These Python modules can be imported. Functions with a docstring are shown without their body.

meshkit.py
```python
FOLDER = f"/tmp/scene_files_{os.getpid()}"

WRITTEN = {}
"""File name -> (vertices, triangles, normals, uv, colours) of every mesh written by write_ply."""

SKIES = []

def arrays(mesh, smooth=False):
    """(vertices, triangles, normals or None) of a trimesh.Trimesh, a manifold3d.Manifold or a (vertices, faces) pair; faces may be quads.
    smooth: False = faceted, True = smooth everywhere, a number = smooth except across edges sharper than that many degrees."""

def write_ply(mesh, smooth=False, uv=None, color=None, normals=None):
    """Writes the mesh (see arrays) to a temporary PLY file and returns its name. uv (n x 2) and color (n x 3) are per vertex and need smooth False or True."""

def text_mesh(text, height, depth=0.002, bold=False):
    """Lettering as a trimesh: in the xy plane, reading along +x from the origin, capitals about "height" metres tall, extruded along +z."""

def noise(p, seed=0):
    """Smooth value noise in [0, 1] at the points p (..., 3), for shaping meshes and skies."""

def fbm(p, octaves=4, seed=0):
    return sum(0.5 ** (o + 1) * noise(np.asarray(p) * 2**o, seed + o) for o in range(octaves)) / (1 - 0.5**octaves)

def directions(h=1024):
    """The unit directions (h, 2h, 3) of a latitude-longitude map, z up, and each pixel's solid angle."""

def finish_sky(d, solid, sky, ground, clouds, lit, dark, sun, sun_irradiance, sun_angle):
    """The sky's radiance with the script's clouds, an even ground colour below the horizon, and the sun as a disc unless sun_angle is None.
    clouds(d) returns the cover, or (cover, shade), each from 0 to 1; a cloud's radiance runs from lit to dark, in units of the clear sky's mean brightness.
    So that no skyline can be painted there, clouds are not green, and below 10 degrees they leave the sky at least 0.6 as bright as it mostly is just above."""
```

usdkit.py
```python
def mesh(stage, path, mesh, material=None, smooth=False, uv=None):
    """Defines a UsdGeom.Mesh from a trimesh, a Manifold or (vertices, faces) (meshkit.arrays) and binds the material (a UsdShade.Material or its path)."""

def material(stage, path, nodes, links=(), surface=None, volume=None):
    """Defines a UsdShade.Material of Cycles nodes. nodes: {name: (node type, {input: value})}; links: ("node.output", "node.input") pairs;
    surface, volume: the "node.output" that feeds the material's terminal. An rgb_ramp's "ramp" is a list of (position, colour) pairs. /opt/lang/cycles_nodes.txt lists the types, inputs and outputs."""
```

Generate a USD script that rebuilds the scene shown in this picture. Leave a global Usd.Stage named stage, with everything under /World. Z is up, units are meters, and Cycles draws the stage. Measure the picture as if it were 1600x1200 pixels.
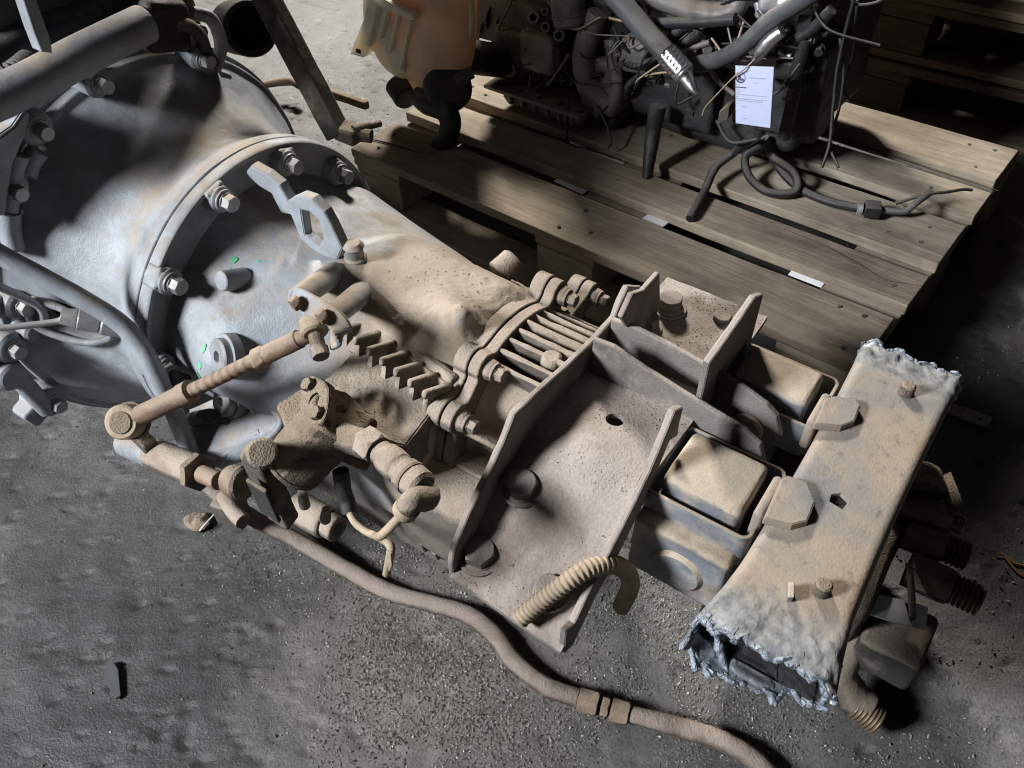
import math, numpy as np, trimesh, usdkit, meshkit
from meshkit import fbm, noise
from manifold3d import Manifold, Mesh as MMesh, CrossSection
from shapely.geometry import Polygon
from shapely.geometry.polygon import orient
from pxr import Usd, UsdGeom, UsdLux, UsdShade, Gf, Sdf, Vt

stage = Usd.Stage.CreateInMemory()
UsdGeom.SetStageUpAxis(stage, UsdGeom.Tokens.z); UsdGeom.SetStageMetersPerUnit(stage, 1.0)
stage.SetDefaultPrim(UsdGeom.Xform.Define(stage, '/World').GetPrim())
A_ = np.array
def mx(x, y, z, o): return Gf.Matrix4d(*[float(k) for r, w in ((x, 0), (y, 0), (z, 0), (o, 1)) for k in (*r, w)])
def unit(v): v = np.asarray(v, float); return v / np.linalg.norm(v)

# ------------------------------------------------------------------ camera (world = the pallet's axes, floor at z = 0)
FPX, PITCH, ROLL, YAW = 1348.6, .792616, -.0727715, 2.307446
EYE = A_([1.434828, -1.095963, 1.144573])
_F = A_([math.cos(YAW)*math.cos(PITCH), math.sin(YAW)*math.cos(PITCH), -math.sin(PITCH)])
_R0 = A_([math.sin(YAW), -math.cos(YAW), 0]); _U0 = np.cross(_R0, _F)
_R = _R0*math.cos(ROLL) + _U0*math.sin(ROLL); _U = np.cross(_R, _F)
cam = UsdGeom.Camera.Define(stage, '/World/camera')
cam.CreateHorizontalApertureAttr(36.0); cam.CreateVerticalApertureAttr(27.0)
cam.CreateFocalLengthAttr(36.0*FPX/1600); cam.CreateClippingRangeAttr(Gf.Vec2f(.02, 100))
cam.CreateExposureAttr(0.0)
cam.AddTransformOp().Set(mx(_R, _U, -_F, EYE))

# ------------------------------------------------------------------ light: a wide doorway to the left, a high window band behind, weak added overhead fill
def rect_light(name, at, towards, w, h, strength, color):
    l = UsdLux.RectLight.Define(stage, '/World/' + name)
    z = -unit(A_(towards, float) - at); x = unit(np.cross([0, 0, 1], z)) if abs(z[2]) < .99 else A_([1, 0, 0]); y = np.cross(z, x)
    l.AddTransformOp().Set(mx(x, y, z, at))
    l.CreateWidthAttr(w); l.CreateHeightAttr(h); l.CreateIntensityAttr(strength); l.CreateColorAttr(Gf.Vec3f(*color)); l.CreateNormalizeAttr(False)
rect_light('doorway_light', (-1.01, -3.90, 2.87), (.6, -.45, .3), 1.0, .9, 172, (.92, .96, 1.0))
rect_light('window_light', (-2.6, 3.2, 3.4), (.5, .1, .2), .85, .75, 285, (1.0, .95, .86))
rect_light('roof_light', (.3, .3, 5.0), (.3, .3, 0), 5, 5, .075, (.95, .97, 1.0))  # added fill for the ambient level, not a real fixture

# ------------------------------------------------------------------ frames: pixels of the 1600 x 1200 photograph measured on known planes
TH, TA = math.radians(5), math.radians(3)
GX = A_([math.cos(TH)*math.cos(TA), math.sin(TH)*math.cos(TA), -math.sin(TA)]); GY = A_([-math.sin(TH), math.cos(TH), 0]); GZ = np.cross(GX, GY)
GO = .155*GX - .600*GY + .335*GZ; GM = np.stack([GX, GY, GZ])
def wor(q): return GO + np.asarray(q, float) @ GM
def loc(p): return GM @ (np.asarray(p, float) - GO)
def ray(u, v): return _F + _R*(u-800)/FPX - _U*(v-600)/FPX
def P(u, v, a=None, b=None, c=None, z=None):           # a point of the gearbox frame: a = along it, b = away, c = up
    d = ray(u, v)
    if z is not None: return loc(EYE + d*(z-EYE[2])/d[2])
    n, val = (GX, a) if a is not None else (GY, b) if b is not None else (GZ, c)
    return loc(EYE + d*((val + GO@n - EYE@n)/(d@n)))
def W(u, v, x=None, y=None, z=None):                   # a point of the world
    d = ray(u, v); i, val = (0, x) if x is not None else (1, y) if y is not None else (2, z)
    return EYE + d*(val-EYE[i])/d[i]

# ------------------------------------------------------------------ prims
_used = {}
def numbered(path):
    k = _used.get(path, 0); _used[path] = k+1
    return path if k == 0 else f'{path}_{k:03d}'
def tag(o, label=None, cat=None, group=None, kind=None):
    o = o.GetPrim() if hasattr(o, 'GetPrim') else o
    for k, v in (('label', label), ('category', cat), ('group', group), ('kind', kind)):
        if v: o.SetCustomDataByKey(k, v)
    return o
def obj(name, mesh, mat, parent=None, smooth=35, label=None, kind=None):
    base = parent.GetPath().pathString if parent else '/World'
    p = usdkit.mesh(stage, numbered(base + '/' + name), mesh, M[mat] if isinstance(mat, str) else mat, smooth=smooth).GetPrim()
    return tag(p, label, None, None, kind)
def thing(name, label, cat, group=None, loc_=(0, 0, 0), rotz=0, matrix=None):
    x = UsdGeom.Xform.Define(stage, numbered('/World/' + name))
    if matrix is not None: x.AddTransformOp().Set(matrix)
    else:
        x.AddTranslateOp().Set(Gf.Vec3d(*map(float, loc_))); x.AddRotateZOp().Set(float(rotz))
    return tag(x, label, cat, group)

# ------------------------------------------------------------------ mesh helpers
def mani(vf):
    v, f = vf if isinstance(vf, tuple) else (vf.vertices, vf.faces)
    return Manifold(MMesh(np.asarray(v, np.float32), np.asarray(f, np.uint32)))
def tm(m):
    if isinstance(m, Manifold):
        q = m.to_mesh(); return trimesh.Trimesh(q.vert_properties[:, :3], q.tri_verts, process=False)
    return m
def cat(*ms): return trimesh.util.concatenate([tm(m) for m in ms])
def basis(n, up=(0, 0, 1)):
    n = unit(n); u = np.asarray(up, float)
    if abs(n @ u) > .97: u = A_([1., 0, 0])
    x = unit(np.cross(u, n)); return x, np.cross(n, x), n
def place(m, o, x, y, z):
    t = np.eye(4); t[:3, 0], t[:3, 1], t[:3, 2], t[:3, 3] = x, y, z, o
    return m.transform(t[:3]) if isinstance(m, Manifold) else m.copy().apply_transform(t)
def box(lo, hi, r=0.0, seg=8):
    lo, hi = np.minimum(lo, hi).astype(float), np.maximum(lo, hi).astype(float)
    if r <= 0: return Manifold.cube(list(hi-lo)).translate(list(lo))
    s = Manifold.sphere(r, seg)
    return Manifold.batch_hull([s.translate([x, y, z]) for x in (lo[0]+r, hi[0]-r) for y in (lo[1]+r, hi[1]-r) for z in (lo[2]+r, hi[2]-r)])
def obox(o, x, y, z, size, r=0.0, seg=8):              # a box about o on the axes x, y, z
    s = A_(size)/2; return place(box(-s, s, r, seg), A_(o, float), unit(x), unit(y), unit(z))
def cyl(p0, p1, r0, r1=None, seg=28, ch=0.0):
    p0, p1 = A_(p0, float), A_(p1, float); L = np.linalg.norm(p1-p0); r1 = r0 if r1 is None else r1
    x, y, z = basis(p1-p0)
    if ch <= 0: m = Manifold.cylinder(L, r0, r1, seg)
    else: m = Manifold.revolve(CrossSection([[(0, 0), (r0-ch, 0), (r0, ch), (r1, L-ch), (r1-ch, L), (0, L)]]), seg)
    return place(m, p0, x, y, z)
def lathe(p0, n, prof, seg=48):                        # prof: (distance along n, radius), closed onto the axis
    x, y, z = basis(n); pts = [(0, prof[0][0])] + [(r, h) for h, r in prof] + [(0, prof[-1][0])]
    return place(Manifold.revolve(CrossSection([pts]), seg), A_(p0, float), x, y, z)
def ring(p0, n, prof, seg=64):                         # prof: closed loop of (distance along n, radius)
    x, y, z = basis(n); return place(Manifold.revolve(CrossSection([[(r, h) for h, r in prof]]), seg), A_(p0, float), x, y, z)
def spline(pts, n=8):
    p = A_(pts, float); q = np.vstack([2*p[0]-p[1], p, 2*p[-1]-p[-2]]); out = []
    for i in range(1, len(q)-2):
        for t in np.linspace(0, 1, n, endpoint=False):
            a, b, c, d = q[i-1:i+3]
            out.append(.5*((2*b)+(c-a)*t+(2*a-5*b+4*c-d)*t*t+(3*b-a-3*c+d)*t**3))
    return np.vstack([out, p[-1:]])
def tube(pts, r, seg=12, n=8, smooth=True, rfun=None):
    p = spline(pts, n) if smooth else A_(pts, float); k = len(p)
    t = np.gradient(p, axis=0); t /= np.linalg.norm(t, axis=1)[:, None]
    x = unit(np.cross(t[0], [.31, .2, .93])); vs = []
    s = np.r_[0, np.cumsum(np.linalg.norm(np.diff(p, axis=0), axis=1))]
    an = np.linspace(0, 2*np.pi, seg, endpoint=False)
    for i in range(k):
        x = unit(x - t[i]*(x@t[i])); y = np.cross(t[i], x)
        ri = (r if np.ndim(r) == 0 else np.interp(s[i], np.linspace(0, s[-1], len(r)), r)) * (rfun(s[i]) if rfun else 1)
        vs.append(p[i] + ri*(np.cos(an)[:, None]*x + np.sin(an)[:, None]*y))
    v = np.vstack(vs + [p[:1], p[-1:]]); f = []
    for i in range(k-1):
        for j in range(seg):
            a, b = i*seg+j, i*seg+(j+1) % seg
            f += [[a, b, b+seg], [a, b+seg, a+seg]]
    for j in range(seg):
        f += [[k*seg, (j+1) % seg, j], [k*seg+1, (k-1)*seg+j, (k-1)*seg+(j+1) % seg]]
    return trimesh.Trimesh(v, A_(f), process=False)
def plate(poly, t, o, x, y, ch=0.0008):                # an outline with thickness; x, y span it, +-t/2 about o; stepped chamfer
    g = orient(poly if isinstance(poly, Polygon) else Polygon(poly).buffer(0))
    def ext(q, h):
        if hasattr(q, 'geoms'): q = max(q.geoms, key=lambda k: k.area)
        q = orient(q); cs = CrossSection([list(q.exterior.coords)[:-1]] + [list(i.coords)[:-1] for i in q.interiors])
        return Manifold.extrude(cs, h)
    m = ext(g, t).translate([0, 0, -t/2]) if not ch else ext(g, t-2*ch).translate([0, 0, -(t-2*ch)/2])
    for k in (.5, 1.):
        if ch:
            h = t-2*ch+2*ch*math.sin(k*math.pi/2); m = m + ext(g.buffer(-ch*(1-math.cos(k*math.pi/2))), h).translate([0, 0, -h/2])
    x, y = unit(x), unit(y); return place(m, A_(o, float), x, y, np.cross(x, y))
def hexprism(p, n, s, h, seg=6, ch=.12, rot=0.):       # a chamfered hexagon head
    x, y, z = basis(n); r = s/math.sqrt(3)
    m = Manifold.cylinder(h, r, r, 6).rotate([0, 0, rot]) ^ Manifold.revolve(CrossSection([[(0, 0), (r*1.02, 0), (r*1.02, h*(1-ch*1.6)), (r*.86, h), (0, h)]]), 36)
    return place(m, A_(p, float), x, y, z)
_rot = np.random.default_rng(5)
def bolt(parent, p, n, s=.019, h=.012, mat='bolt_steel', washer=True, collar=0.0, label=None):
    p, n = A_(p, float), unit(n); rot = _rot.uniform(0, 60)
    w = .003 if washer else 0.
    m = hexprism(p + n*(w + collar), n, s, h, rot=rot)
    if collar: m = m + cyl(p + n*w, p + n*(w+collar), s*.62, ch=.001)
    wa = cyl(p-n*.001, p + n*w, s*.78, ch=.0007); deep = parent.GetPath() != G.GetPath()
    if washer and deep: m = m + wa
    b = obj('bolt', m, mat, parent, label=label)
    if washer and not deep: obj('washer', wa, mat, b)
    return b
def rough(m, amp, freq, edge=.005, seed=0, oct=3):     # hand-worn, caked or cast surfaces: refine and displace along the normals
    m = m.refine_to_length(edge) if isinstance(m, Manifold) else m
    t = tm(m); t = trimesh.Trimesh(t.vertices, t.faces, process=True); t.merge_vertices()
    d = (fbm(t.vertices*freq + seed*7.3 + 100, oct, seed) - .5)*2*amp
    t.vertices = t.vertices + t.vertex_normals*d[:, None]
    return t
# signed distances on a grid, and a surface net through them: castings with fillets
def smin(a, b, k): h = np.clip(.5+.5*(b-a)/k, 0, 1); return b*(1-h)+a*h-k*h*(1-h)
def smax(a, b, k): return -smin(-a, -b, k)
def d_box(p, lo, hi, r=0.0):
    lo, hi = A_(lo), A_(hi); q = np.abs(p-(lo+hi)/2)-(hi-lo)/2+r
    return np.linalg.norm(np.maximum(q, 0), axis=-1)+np.minimum(q.max(-1), 0)-r
def d_caps(p, a, b, ra, rb=None):
    a, b = A_(a, float), A_(b, float); rb = ra if rb is None else rb; ab = b-a
    t = np.clip(((p-a)@ab)/(ab@ab), 0, 1); return np.linalg.norm(p-a-t[..., None]*ab, axis=-1)-(ra+(rb-ra)*t)
def d_cyl(p, a, b, r):
    a, b = A_(a, float), A_(b, float); L = np.linalg.norm(b-a); n = (b-a)/L; h = (p-a)@n
    q = np.linalg.norm(p-a-h[..., None]*n, axis=-1)-r; w = np.abs(h-L/2)-L/2
    return np.minimum(np.maximum(q, w), 0)+np.hypot(np.maximum(q, 0), np.maximum(w, 0))
def d_ell(p, c, r): q = (p-A_(c))/A_(r); k = np.linalg.norm(q, axis=-1); return (k-1)*k/np.maximum(np.linalg.norm(q/A_(r), axis=-1), 1e-6)
def net(fn, lo, hi, h):
    lo, hi = A_(lo, float), A_(hi, float); n = np.ceil((hi-lo)/h).astype(int)+1
    g = np.stack(np.meshgrid(*[lo[i]+h*np.arange(n[i]) for i in range(3)], indexing='ij'), -1)
    d = fn(g); s = d < 0; nc = n-1
    off = [(i, j, k) for i in (0, 1) for j in (0, 1) for k in (0, 1)]
    cnt = sum(s[i:nc[0]+i, j:nc[1]+j, k:nc[2]+k].astype(int) for i, j, k in off); act = (cnt > 0) & (cnt < 8)
    idx = -np.ones(nc, int); cells = np.argwhere(act); idx[tuple(cells.T)] = np.arange(len(cells))
    acc, w = np.zeros((len(cells), 3)), np.zeros(len(cells))
    for i, a in enumerate(off):
        for b in off[i+1:]:
            if sum(x != y for x, y in zip(a, b)) == 1:
                da, db = d[tuple((cells+a).T)], d[tuple((cells+b).T)]; cr = (da < 0) != (db < 0)
                t = np.where(cr, da/np.where(cr, da-db, 1), 0)
                acc += np.where(cr[:, None], A_(a)+t[:, None]*(A_(b)-A_(a)), 0); w += cr
    v = lo+h*(cells+acc/w[:, None]); F = []
    for ax in range(3):
        u1, u2 = (ax+1) % 3, (ax+2) % 3; e1, e2 = np.eye(3, dtype=int)[u1], np.eye(3, dtype=int)[u2]
        sl0 = [slice(None)]*3; sl1 = [slice(None)]*3; sl0[ax] = slice(0, -1); sl1[ax] = slice(1, None)
        x0, x1 = s[tuple(sl0)], s[tuple(sl1)]; q = np.argwhere(x0 != x1); q = q[(q[:, u1] > 0) & (q[:, u2] > 0) & (q[:, u1] < nc[u1]) & (q[:, u2] < nc[u2])]
        c = [idx[tuple((q-o).T)] for o in (0*e1, e1, e1+e2, e2)]; ins = x0[tuple(q.T)]
        Q = np.stack(c, 1); Q[ins] = Q[ins]; Q[~ins] = Q[~ins][:, ::-1]
        F.append(Q)
    Q = np.vstack(F); return trimesh.Trimesh(v, np.vstack([Q[:, [0, 1, 2]], Q[:, [0, 2, 3]]]), process=False)

# ------------------------------------------------------------------ materials
M = {}
def lit(base, **k): return base
def mat_dust(name, base, dust, amount=0.0, along=None, metallic=0.0, rough_=.55, dust_rough=.95, bump=.25, fine=420., mid=55., speck=.35, tone=.18, bevel=.0015, spec=.4, stain=.8, up=.55):
    """A base colour under settled dust: dust lies where faces look up, in uneven drifts, and (along) towards one end of the gearbox."""
    n = {'g': ('geometry', {}), 'sx': ('separate_xyz', {}),
         'dn': ('noise_texture', {'scale': 9., 'detail': 6., 'roughness': .62}), 'fn': ('noise_texture', {'scale': fine, 'detail': 3., 'roughness': .6}),
         'mn': ('noise_texture', {'scale': mid, 'detail': 5., 'roughness': .6}), 'tn': ('noise_texture', {'scale': 23., 'detail': 5., 'roughness': .65}),
         'm1': ('math', {'math_type': 'multiply_add', 'value2': up, 'value3': amount-.62}), 'm2': ('math', {'math_type': 'multiply_add', 'value2': 1.15, 'value3': 0.}),
         'm3': ('math', {'math_type': 'multiply_add', 'value2': .45, 'value3': 0.}), 'm4': ('math', {'math_type': 'add'}),
         'rp': ('rgb_ramp', {'ramp': [(.0, (0, 0, 0)), (.32, (.0, .0, .0)), (.62, (1, 1, 1)), (1., (1, 1, 1))]}),
         'bt': ('mix_color', {'blend_type': 'multiply', 'fac': 1., 'a': base}), 'br': ('rgb_ramp', {'ramp': [(.25, (1-tone*1.6,)*3), (.75, (1+tone,)*3)]}),
         'dt': ('mix_color', {'blend_type': 'multiply', 'fac': 1., 'a': dust}), 'dr': ('rgb_ramp', {'ramp': [(.28, (.84, .82, .80)), (.5, (.97, .97, .97)), (.72, (1.08, 1.07, 1.05))]}),
         'sn': ('noise_texture', {'scale': 6.5, 'detail': 7., 'roughness': .66, 'distortion': .5}), 'sr': ('rgb_ramp', {'ramp': [(.28, (.30, .275, .255)), (.40, (.62, .59, .56)), (.50, (.95, .94, .93)), (.62, (1., 1., 1.)), (.75, (1.12, 1.12, 1.12))]}),
         'st': ('mix_color', {'blend_type': 'multiply', 'fac': stain}), 'mx': ('mix_color', {}), 'rm': ('mix_float', {'a': rough_, 'b': dust_rough}), 'me': ('mix_float', {'a': metallic, 'b': 0.}),
         'hb': ('math', {'math_type': 'multiply_add', 'value2': speck}), 'b': ('bump', {'strength': bump, 'distance': .004}), 'p': ('principled_bsdf', {'specular_ior_level': spec})}
    l = [('g.position', x+'.vector') for x in ('dn', 'fn', 'mn', 'tn', 'sn')] + [('g.normal', 'sx.vector'), ('sx.z', 'm1.value1'), ('dn.fac', 'm2.value1'), ('m1.value', 'm2.value3'),
         ('mn.fac', 'm3.value1'), ('m2.value', 'm3.value3')]
    if along:
        a0, a1, v0, v1 = along
        n.update({'ps': ('separate_xyz', {}), 'v1': ('math', {'math_type': 'multiply_add', 'value2': GX[0], 'value3': -float(GO@GX)}), 'v2': ('math', {'math_type': 'multiply_add', 'value2': GX[1]}), 'vd': ('math', {'math_type': 'multiply_add', 'value2': GX[2]}),
                  'mr': ('map_range', {'clamp': True, 'from_min': a0, 'from_max': a1, 'to_min': v0, 'to_max': v1, 'range_type': 'smoothstep'})})
        l += [('g.position', 'ps.vector'), ('ps.x', 'v1.value1'), ('ps.y', 'v2.value1'), ('v1.value', 'v2.value3'), ('ps.z', 'vd.value1'), ('v2.value', 'vd.value3'), ('vd.value', 'mr.value'), ('m3.value', 'm4.value1'), ('mr.result', 'm4.value2')]
    else: n['m4'][1]['value2'] = 0.; l += [('m3.value', 'm4.value1')]
    l += [('m4.value', 'rp.fac'), ('rp.color', 'mx.fac'), ('rp.color', 'rm.fac'), ('rp.color', 'me.fac'), ('tn.fac', 'br.fac'), ('br.color', 'bt.b'), ('fn.fac', 'dr.fac'), ('dr.color', 'dt.b'),
          ('bt.result', 'mx.a'), ('dt.result', 'mx.b'), ('mx.result', 'st.a'), ('sn.fac', 'sr.fac'), ('sr.color', 'st.b'), ('st.result', 'p.base_color'), ('rm.result', 'p.roughness'), ('me.result', 'p.metallic'),
          ('fn.fac', 'hb.value1'), ('mn.fac', 'hb.value3'), ('hb.value', 'b.height'), ('b.normal', 'p.normal')]
    if bevel: n['bv'] = ('bevel', {'samples': 4, 'radius': bevel}); l.append(('bv.bevel', 'b.normal'))
    M[name] = usdkit.material(stage, '/World/Looks/' + name, n, l, surface='p.BSDF'); return M[name]
DUST = (.34, .275, .215)
mat_dust('cast_aluminium', (.275, .295, .322), DUST, amount=-.12, along=(.36, .72, -.12, .62), metallic=.0, rough_=.5, bump=.36, speck=.5, tone=.2, spec=.5, stain=.6, fine=520.)
mat_dust('dusty_housing', (.135, .115, .098), (.36, .295, .24), amount=.06, up=1.15, rough_=.8, bump=.5, speck=.9, fine=330.)
mat_dust('dusty_bracket', (.19, .168, .155), (.385, .33, .295), amount=.08, up=1.05, rough_=.8, bump=.35, speck=.8, fine=300.)
mat_dust('grimy_steel', (.095, .083, .07), (.28, .22, .165), amount=.1, up=.9, rough_=.8, bump=.9, speck=.9)
mat_dust('caked_dirt', (.095, .07, .052), (.34, .265, .195), amount=-.1, up=1.3, rough_=.95, bump=1., speck=1.2, mid=120.)
mat_dust('bolt_steel', (.33, .335, .345), DUST, amount=-.1, along=(.34, .66, -.16, .6), metallic=.4, rough_=.45, bump=.15)
mat_dust('pad_steel', (.17, .185, .21), (.43, .355, .275), amount=.16, rough_=.6, bump=.3)
mat_dust('dark_iron', (.022, .022, .024), (.11, .09, .07), amount=-.12, rough_=.6, bump=.5)
mat_dust('dusty_iron', (.03, .029, .028), (.17, .14, .11), amount=.15, rough_=.7, bump=.6)
mat_dust('engine_iron', (.035, .034, .033), (.12, .10, .085), amount=.05, metallic=.2, rough_=.6, bump=.7)
mat_dust('engine_alloy', (.19, .18, .175), (.20, .17, .14), amount=.0, metallic=.4, rough_=.5, bump=.5)
mat_dust('black_rubber', (.018, .018, .02), (.10, .09, .08), amount=-.08, rough_=.5, bump=.25)
mat_dust('grey_rubber', (.060, .063, .07), (.14, .13, .12), amount=-.05, rough_=.55, bump=.25)
mat_dust('dusty_rubber', (.10, .08, .068), (.29, .235, .20), amount=.2, rough_=.9, bump=.7, speck=1.)
mat_dust('rusty_steel', (.16, .10, .065), (.29, .22, .165), amount=.12, rough_=.8, bump=.5)
mat_dust('conduit', (.30, .24, .165), (.41, .33, .24), amount=.25, rough_=.7, bump=.25)
# the crossmember: dusty and rust-tanned steel, burnt and melted towards its torch-cut ends
n = {'g': ('geometry', {}), 'ps': ('separate_xyz', {}), 'sx': ('separate_xyz', {}), 'u1': ('math', {'math_type': 'multiply_add', 'value2': GY[0], 'value3': -float(GO@GY)-.065}), 'u2': ('math', {'math_type': 'multiply_add', 'value2': GY[1]}),
     'ab': ('math', {'math_type': 'absolute'}), 'n1': ('noise_texture', {'scale': 34., 'detail': 5., 'roughness': .65}), 'n2': ('noise_texture', {'scale': 8., 'detail': 6., 'roughness': .6, 'distortion': .4}), 'n3': ('noise_texture', {'scale': 280., 'detail': 4., 'roughness': .65}), 'n4': ('noise_texture', {'scale': 70., 'detail': 5., 'roughness': .7}),
     'e': ('math', {'math_type': 'multiply_add', 'value2': .045}), 'fb': ('map_range', {'clamp': True, 'from_min': .185, 'from_max': .225}), 'fs': ('map_range', {'clamp': True, 'from_min': .247, 'from_max': .262}),
     'r2': ('rgb_ramp', {'ramp': [(.30, (.13, .137, .15)), (.42, (.22, .197, .178)), (.54, (.285, .228, .178)), (.66, (.27, .203, .15)), (.80, (.185, .138, .105))]}), 'r4': ('rgb_ramp', {'ramp': [(.28, (.45, .42, .4)), (.42, (.95, .95, .95)), (.7, (1.08, 1.06, 1.04))]}),
     'm0': ('mix_color', {'blend_type': 'multiply', 'fac': .8}), 'bc': ('rgb_ramp', {'ramp': [(.3, (.08, .085, .095)), (.5, (.19, .188, .182)), (.7, (.29, .275, .25))]}), 'sc': ('rgb_ramp', {'ramp': [(.3, (.11, .12, .14)), (.5, (.25, .27, .30)), (.7, (.40, .425, .46))]}),
     'm1': ('mix_color', {}), 'm2': ('mix_color', {}), 'me': ('math', {'math_type': 'multiply', 'value2': .65}), 'ro': ('map_range', {'clamp': True, 'to_min': .72, 'to_max': .40}), 'bv': ('bevel', {'samples': 4, 'radius': .0015}),
     'h': ('math', {'math_type': 'multiply_add', 'value2': .5}), 'b': ('bump', {'strength': .28, 'distance': .003}), 'p': ('principled_bsdf', {'specular_ior_level': .4})}
l = [('g.position', 'ps.vector'), ('ps.x', 'u1.value1'), ('ps.y', 'u2.value1'), ('u1.value', 'u2.value3'), ('u2.value', 'ab.value1'), ('n1.fac', 'e.value1'), ('ab.value', 'e.value3'), ('e.value', 'fb.value'), ('e.value', 'fs.value')] + [('g.position', k+'.vector') for k in ('n1', 'n2', 'n3', 'n4')] + [
     ('n2.fac', 'r2.fac'), ('n4.fac', 'r4.fac'), ('r2.color', 'm0.a'), ('r4.color', 'm0.b'), ('n4.fac', 'bc.fac'), ('n4.fac', 'sc.fac'), ('m0.result', 'm1.a'), ('bc.color', 'm1.b'), ('fb.result', 'm1.fac'), ('m1.result', 'm2.a'), ('sc.color', 'm2.b'), ('fs.result', 'm2.fac'), ('m2.result', 'p.base_color'),
     ('fs.result', 'me.value1'), ('me.value', 'p.metallic'), ('fs.result', 'ro.value'), ('ro.result', 'p.roughness'), ('n3.fac', 'h.value1'), ('n4.fac', 'h.value3'), ('h.value', 'b.height'), ('bv.bevel', 'b.normal'), ('b.normal', 'p.normal')]
M['beam_steel'] = usdkit.material(stage, '/World/Looks/beam_steel', n, l, surface='p.BSDF')
def mat_plain(name, color, rough_=.5, metallic=0., bump=0., scale=60., tone=.25, tscale=25., **extra):
    n = {'g': ('geometry', {}), 'n': ('noise_texture', {'scale': tscale, 'detail': 5.}), 'r': ('rgb_ramp', {'ramp': [(.3, tuple(c*(1-tone) for c in color)), (.7, tuple(min(1, c*(1+tone)) for c in color))]}),
         'n2': ('noise_texture', {'scale': scale, 'detail': 5., 'roughness': .6}), 'b': ('bump', {'strength': bump, 'distance': .004}), 'p': ('principled_bsdf', {'roughness': rough_, 'metallic': metallic, **extra})}
    l = [('g.position', 'n.vector'), ('g.position', 'n2.vector'), ('n.fac', 'r.fac'), ('r.color', 'p.base_color'), ('n2.fac', 'b.height'), ('b.normal', 'p.normal')]
    M[name] = usdkit.material(stage, '/World/Looks/' + name, n, l, surface='p.BSDF')
mat_plain('bright_metal', (.72, .72, .74), .32, 1., .25, 90.)
mat_plain('raw_plate', (.52, .53, .55), .45, .8, .15, 60.)
mat_plain('slag', (.22, .245, .285), .45, .65, 1., 160., .45, 70.)
mat_plain('burnt_steel', (.30, .29, .285), .6, .45, .8, 120., .4, 35.)
mat_plain('brass_thread', (.15, .11, .07), .5, .6, .3)
mat_plain('green_paint', (.10, .38, .20), .6)
mat_plain('paper', (.66, .68, .78), .6, tone=.03)
mat_plain('print_ink', (.10, .10, .13), .7, tone=.05)
mat_plain('ink_grey', (.42, .43, .48), .7, tone=.05)
mat_plain('copper_wire', (.42, .27, .16), .45, .6)
mat_plain('orange_straw', (.35, .17, .06), .8)
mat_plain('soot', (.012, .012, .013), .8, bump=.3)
mat_plain('offcut_steel', (.06, .063, .066), .5)
mat_plain('pale_strip', (.74, .74, .75), .6, tone=.12)
mat_plain('white_scrap', (.62, .58, .52), .8, tone=.15)
mat_plain('tank_plastic', (.66, .60, .46), .45, bump=.06, tone=.1, tscale=12., subsurface_weight=.25, subsurface_scale=.02, subsurface_radius=(1., .7, .4))
mat_plain('tank_stained', (.62, .48, .34), .4, bump=.08, tone=.3, tscale=9., subsurface_weight=.3, subsurface_scale=.02, subsurface_radius=(1., .75, .45))
n = {'c': ('transparent_bsdf', {'color': (.93, .94, .97)}), 'gl': ('glossy_bsdf', {'color': (.9, .9, .95), 'roughness': .12}), 'f': ('fresnel', {'IOR': 1.5}), 'm': ('mix_closure', {})}
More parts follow.
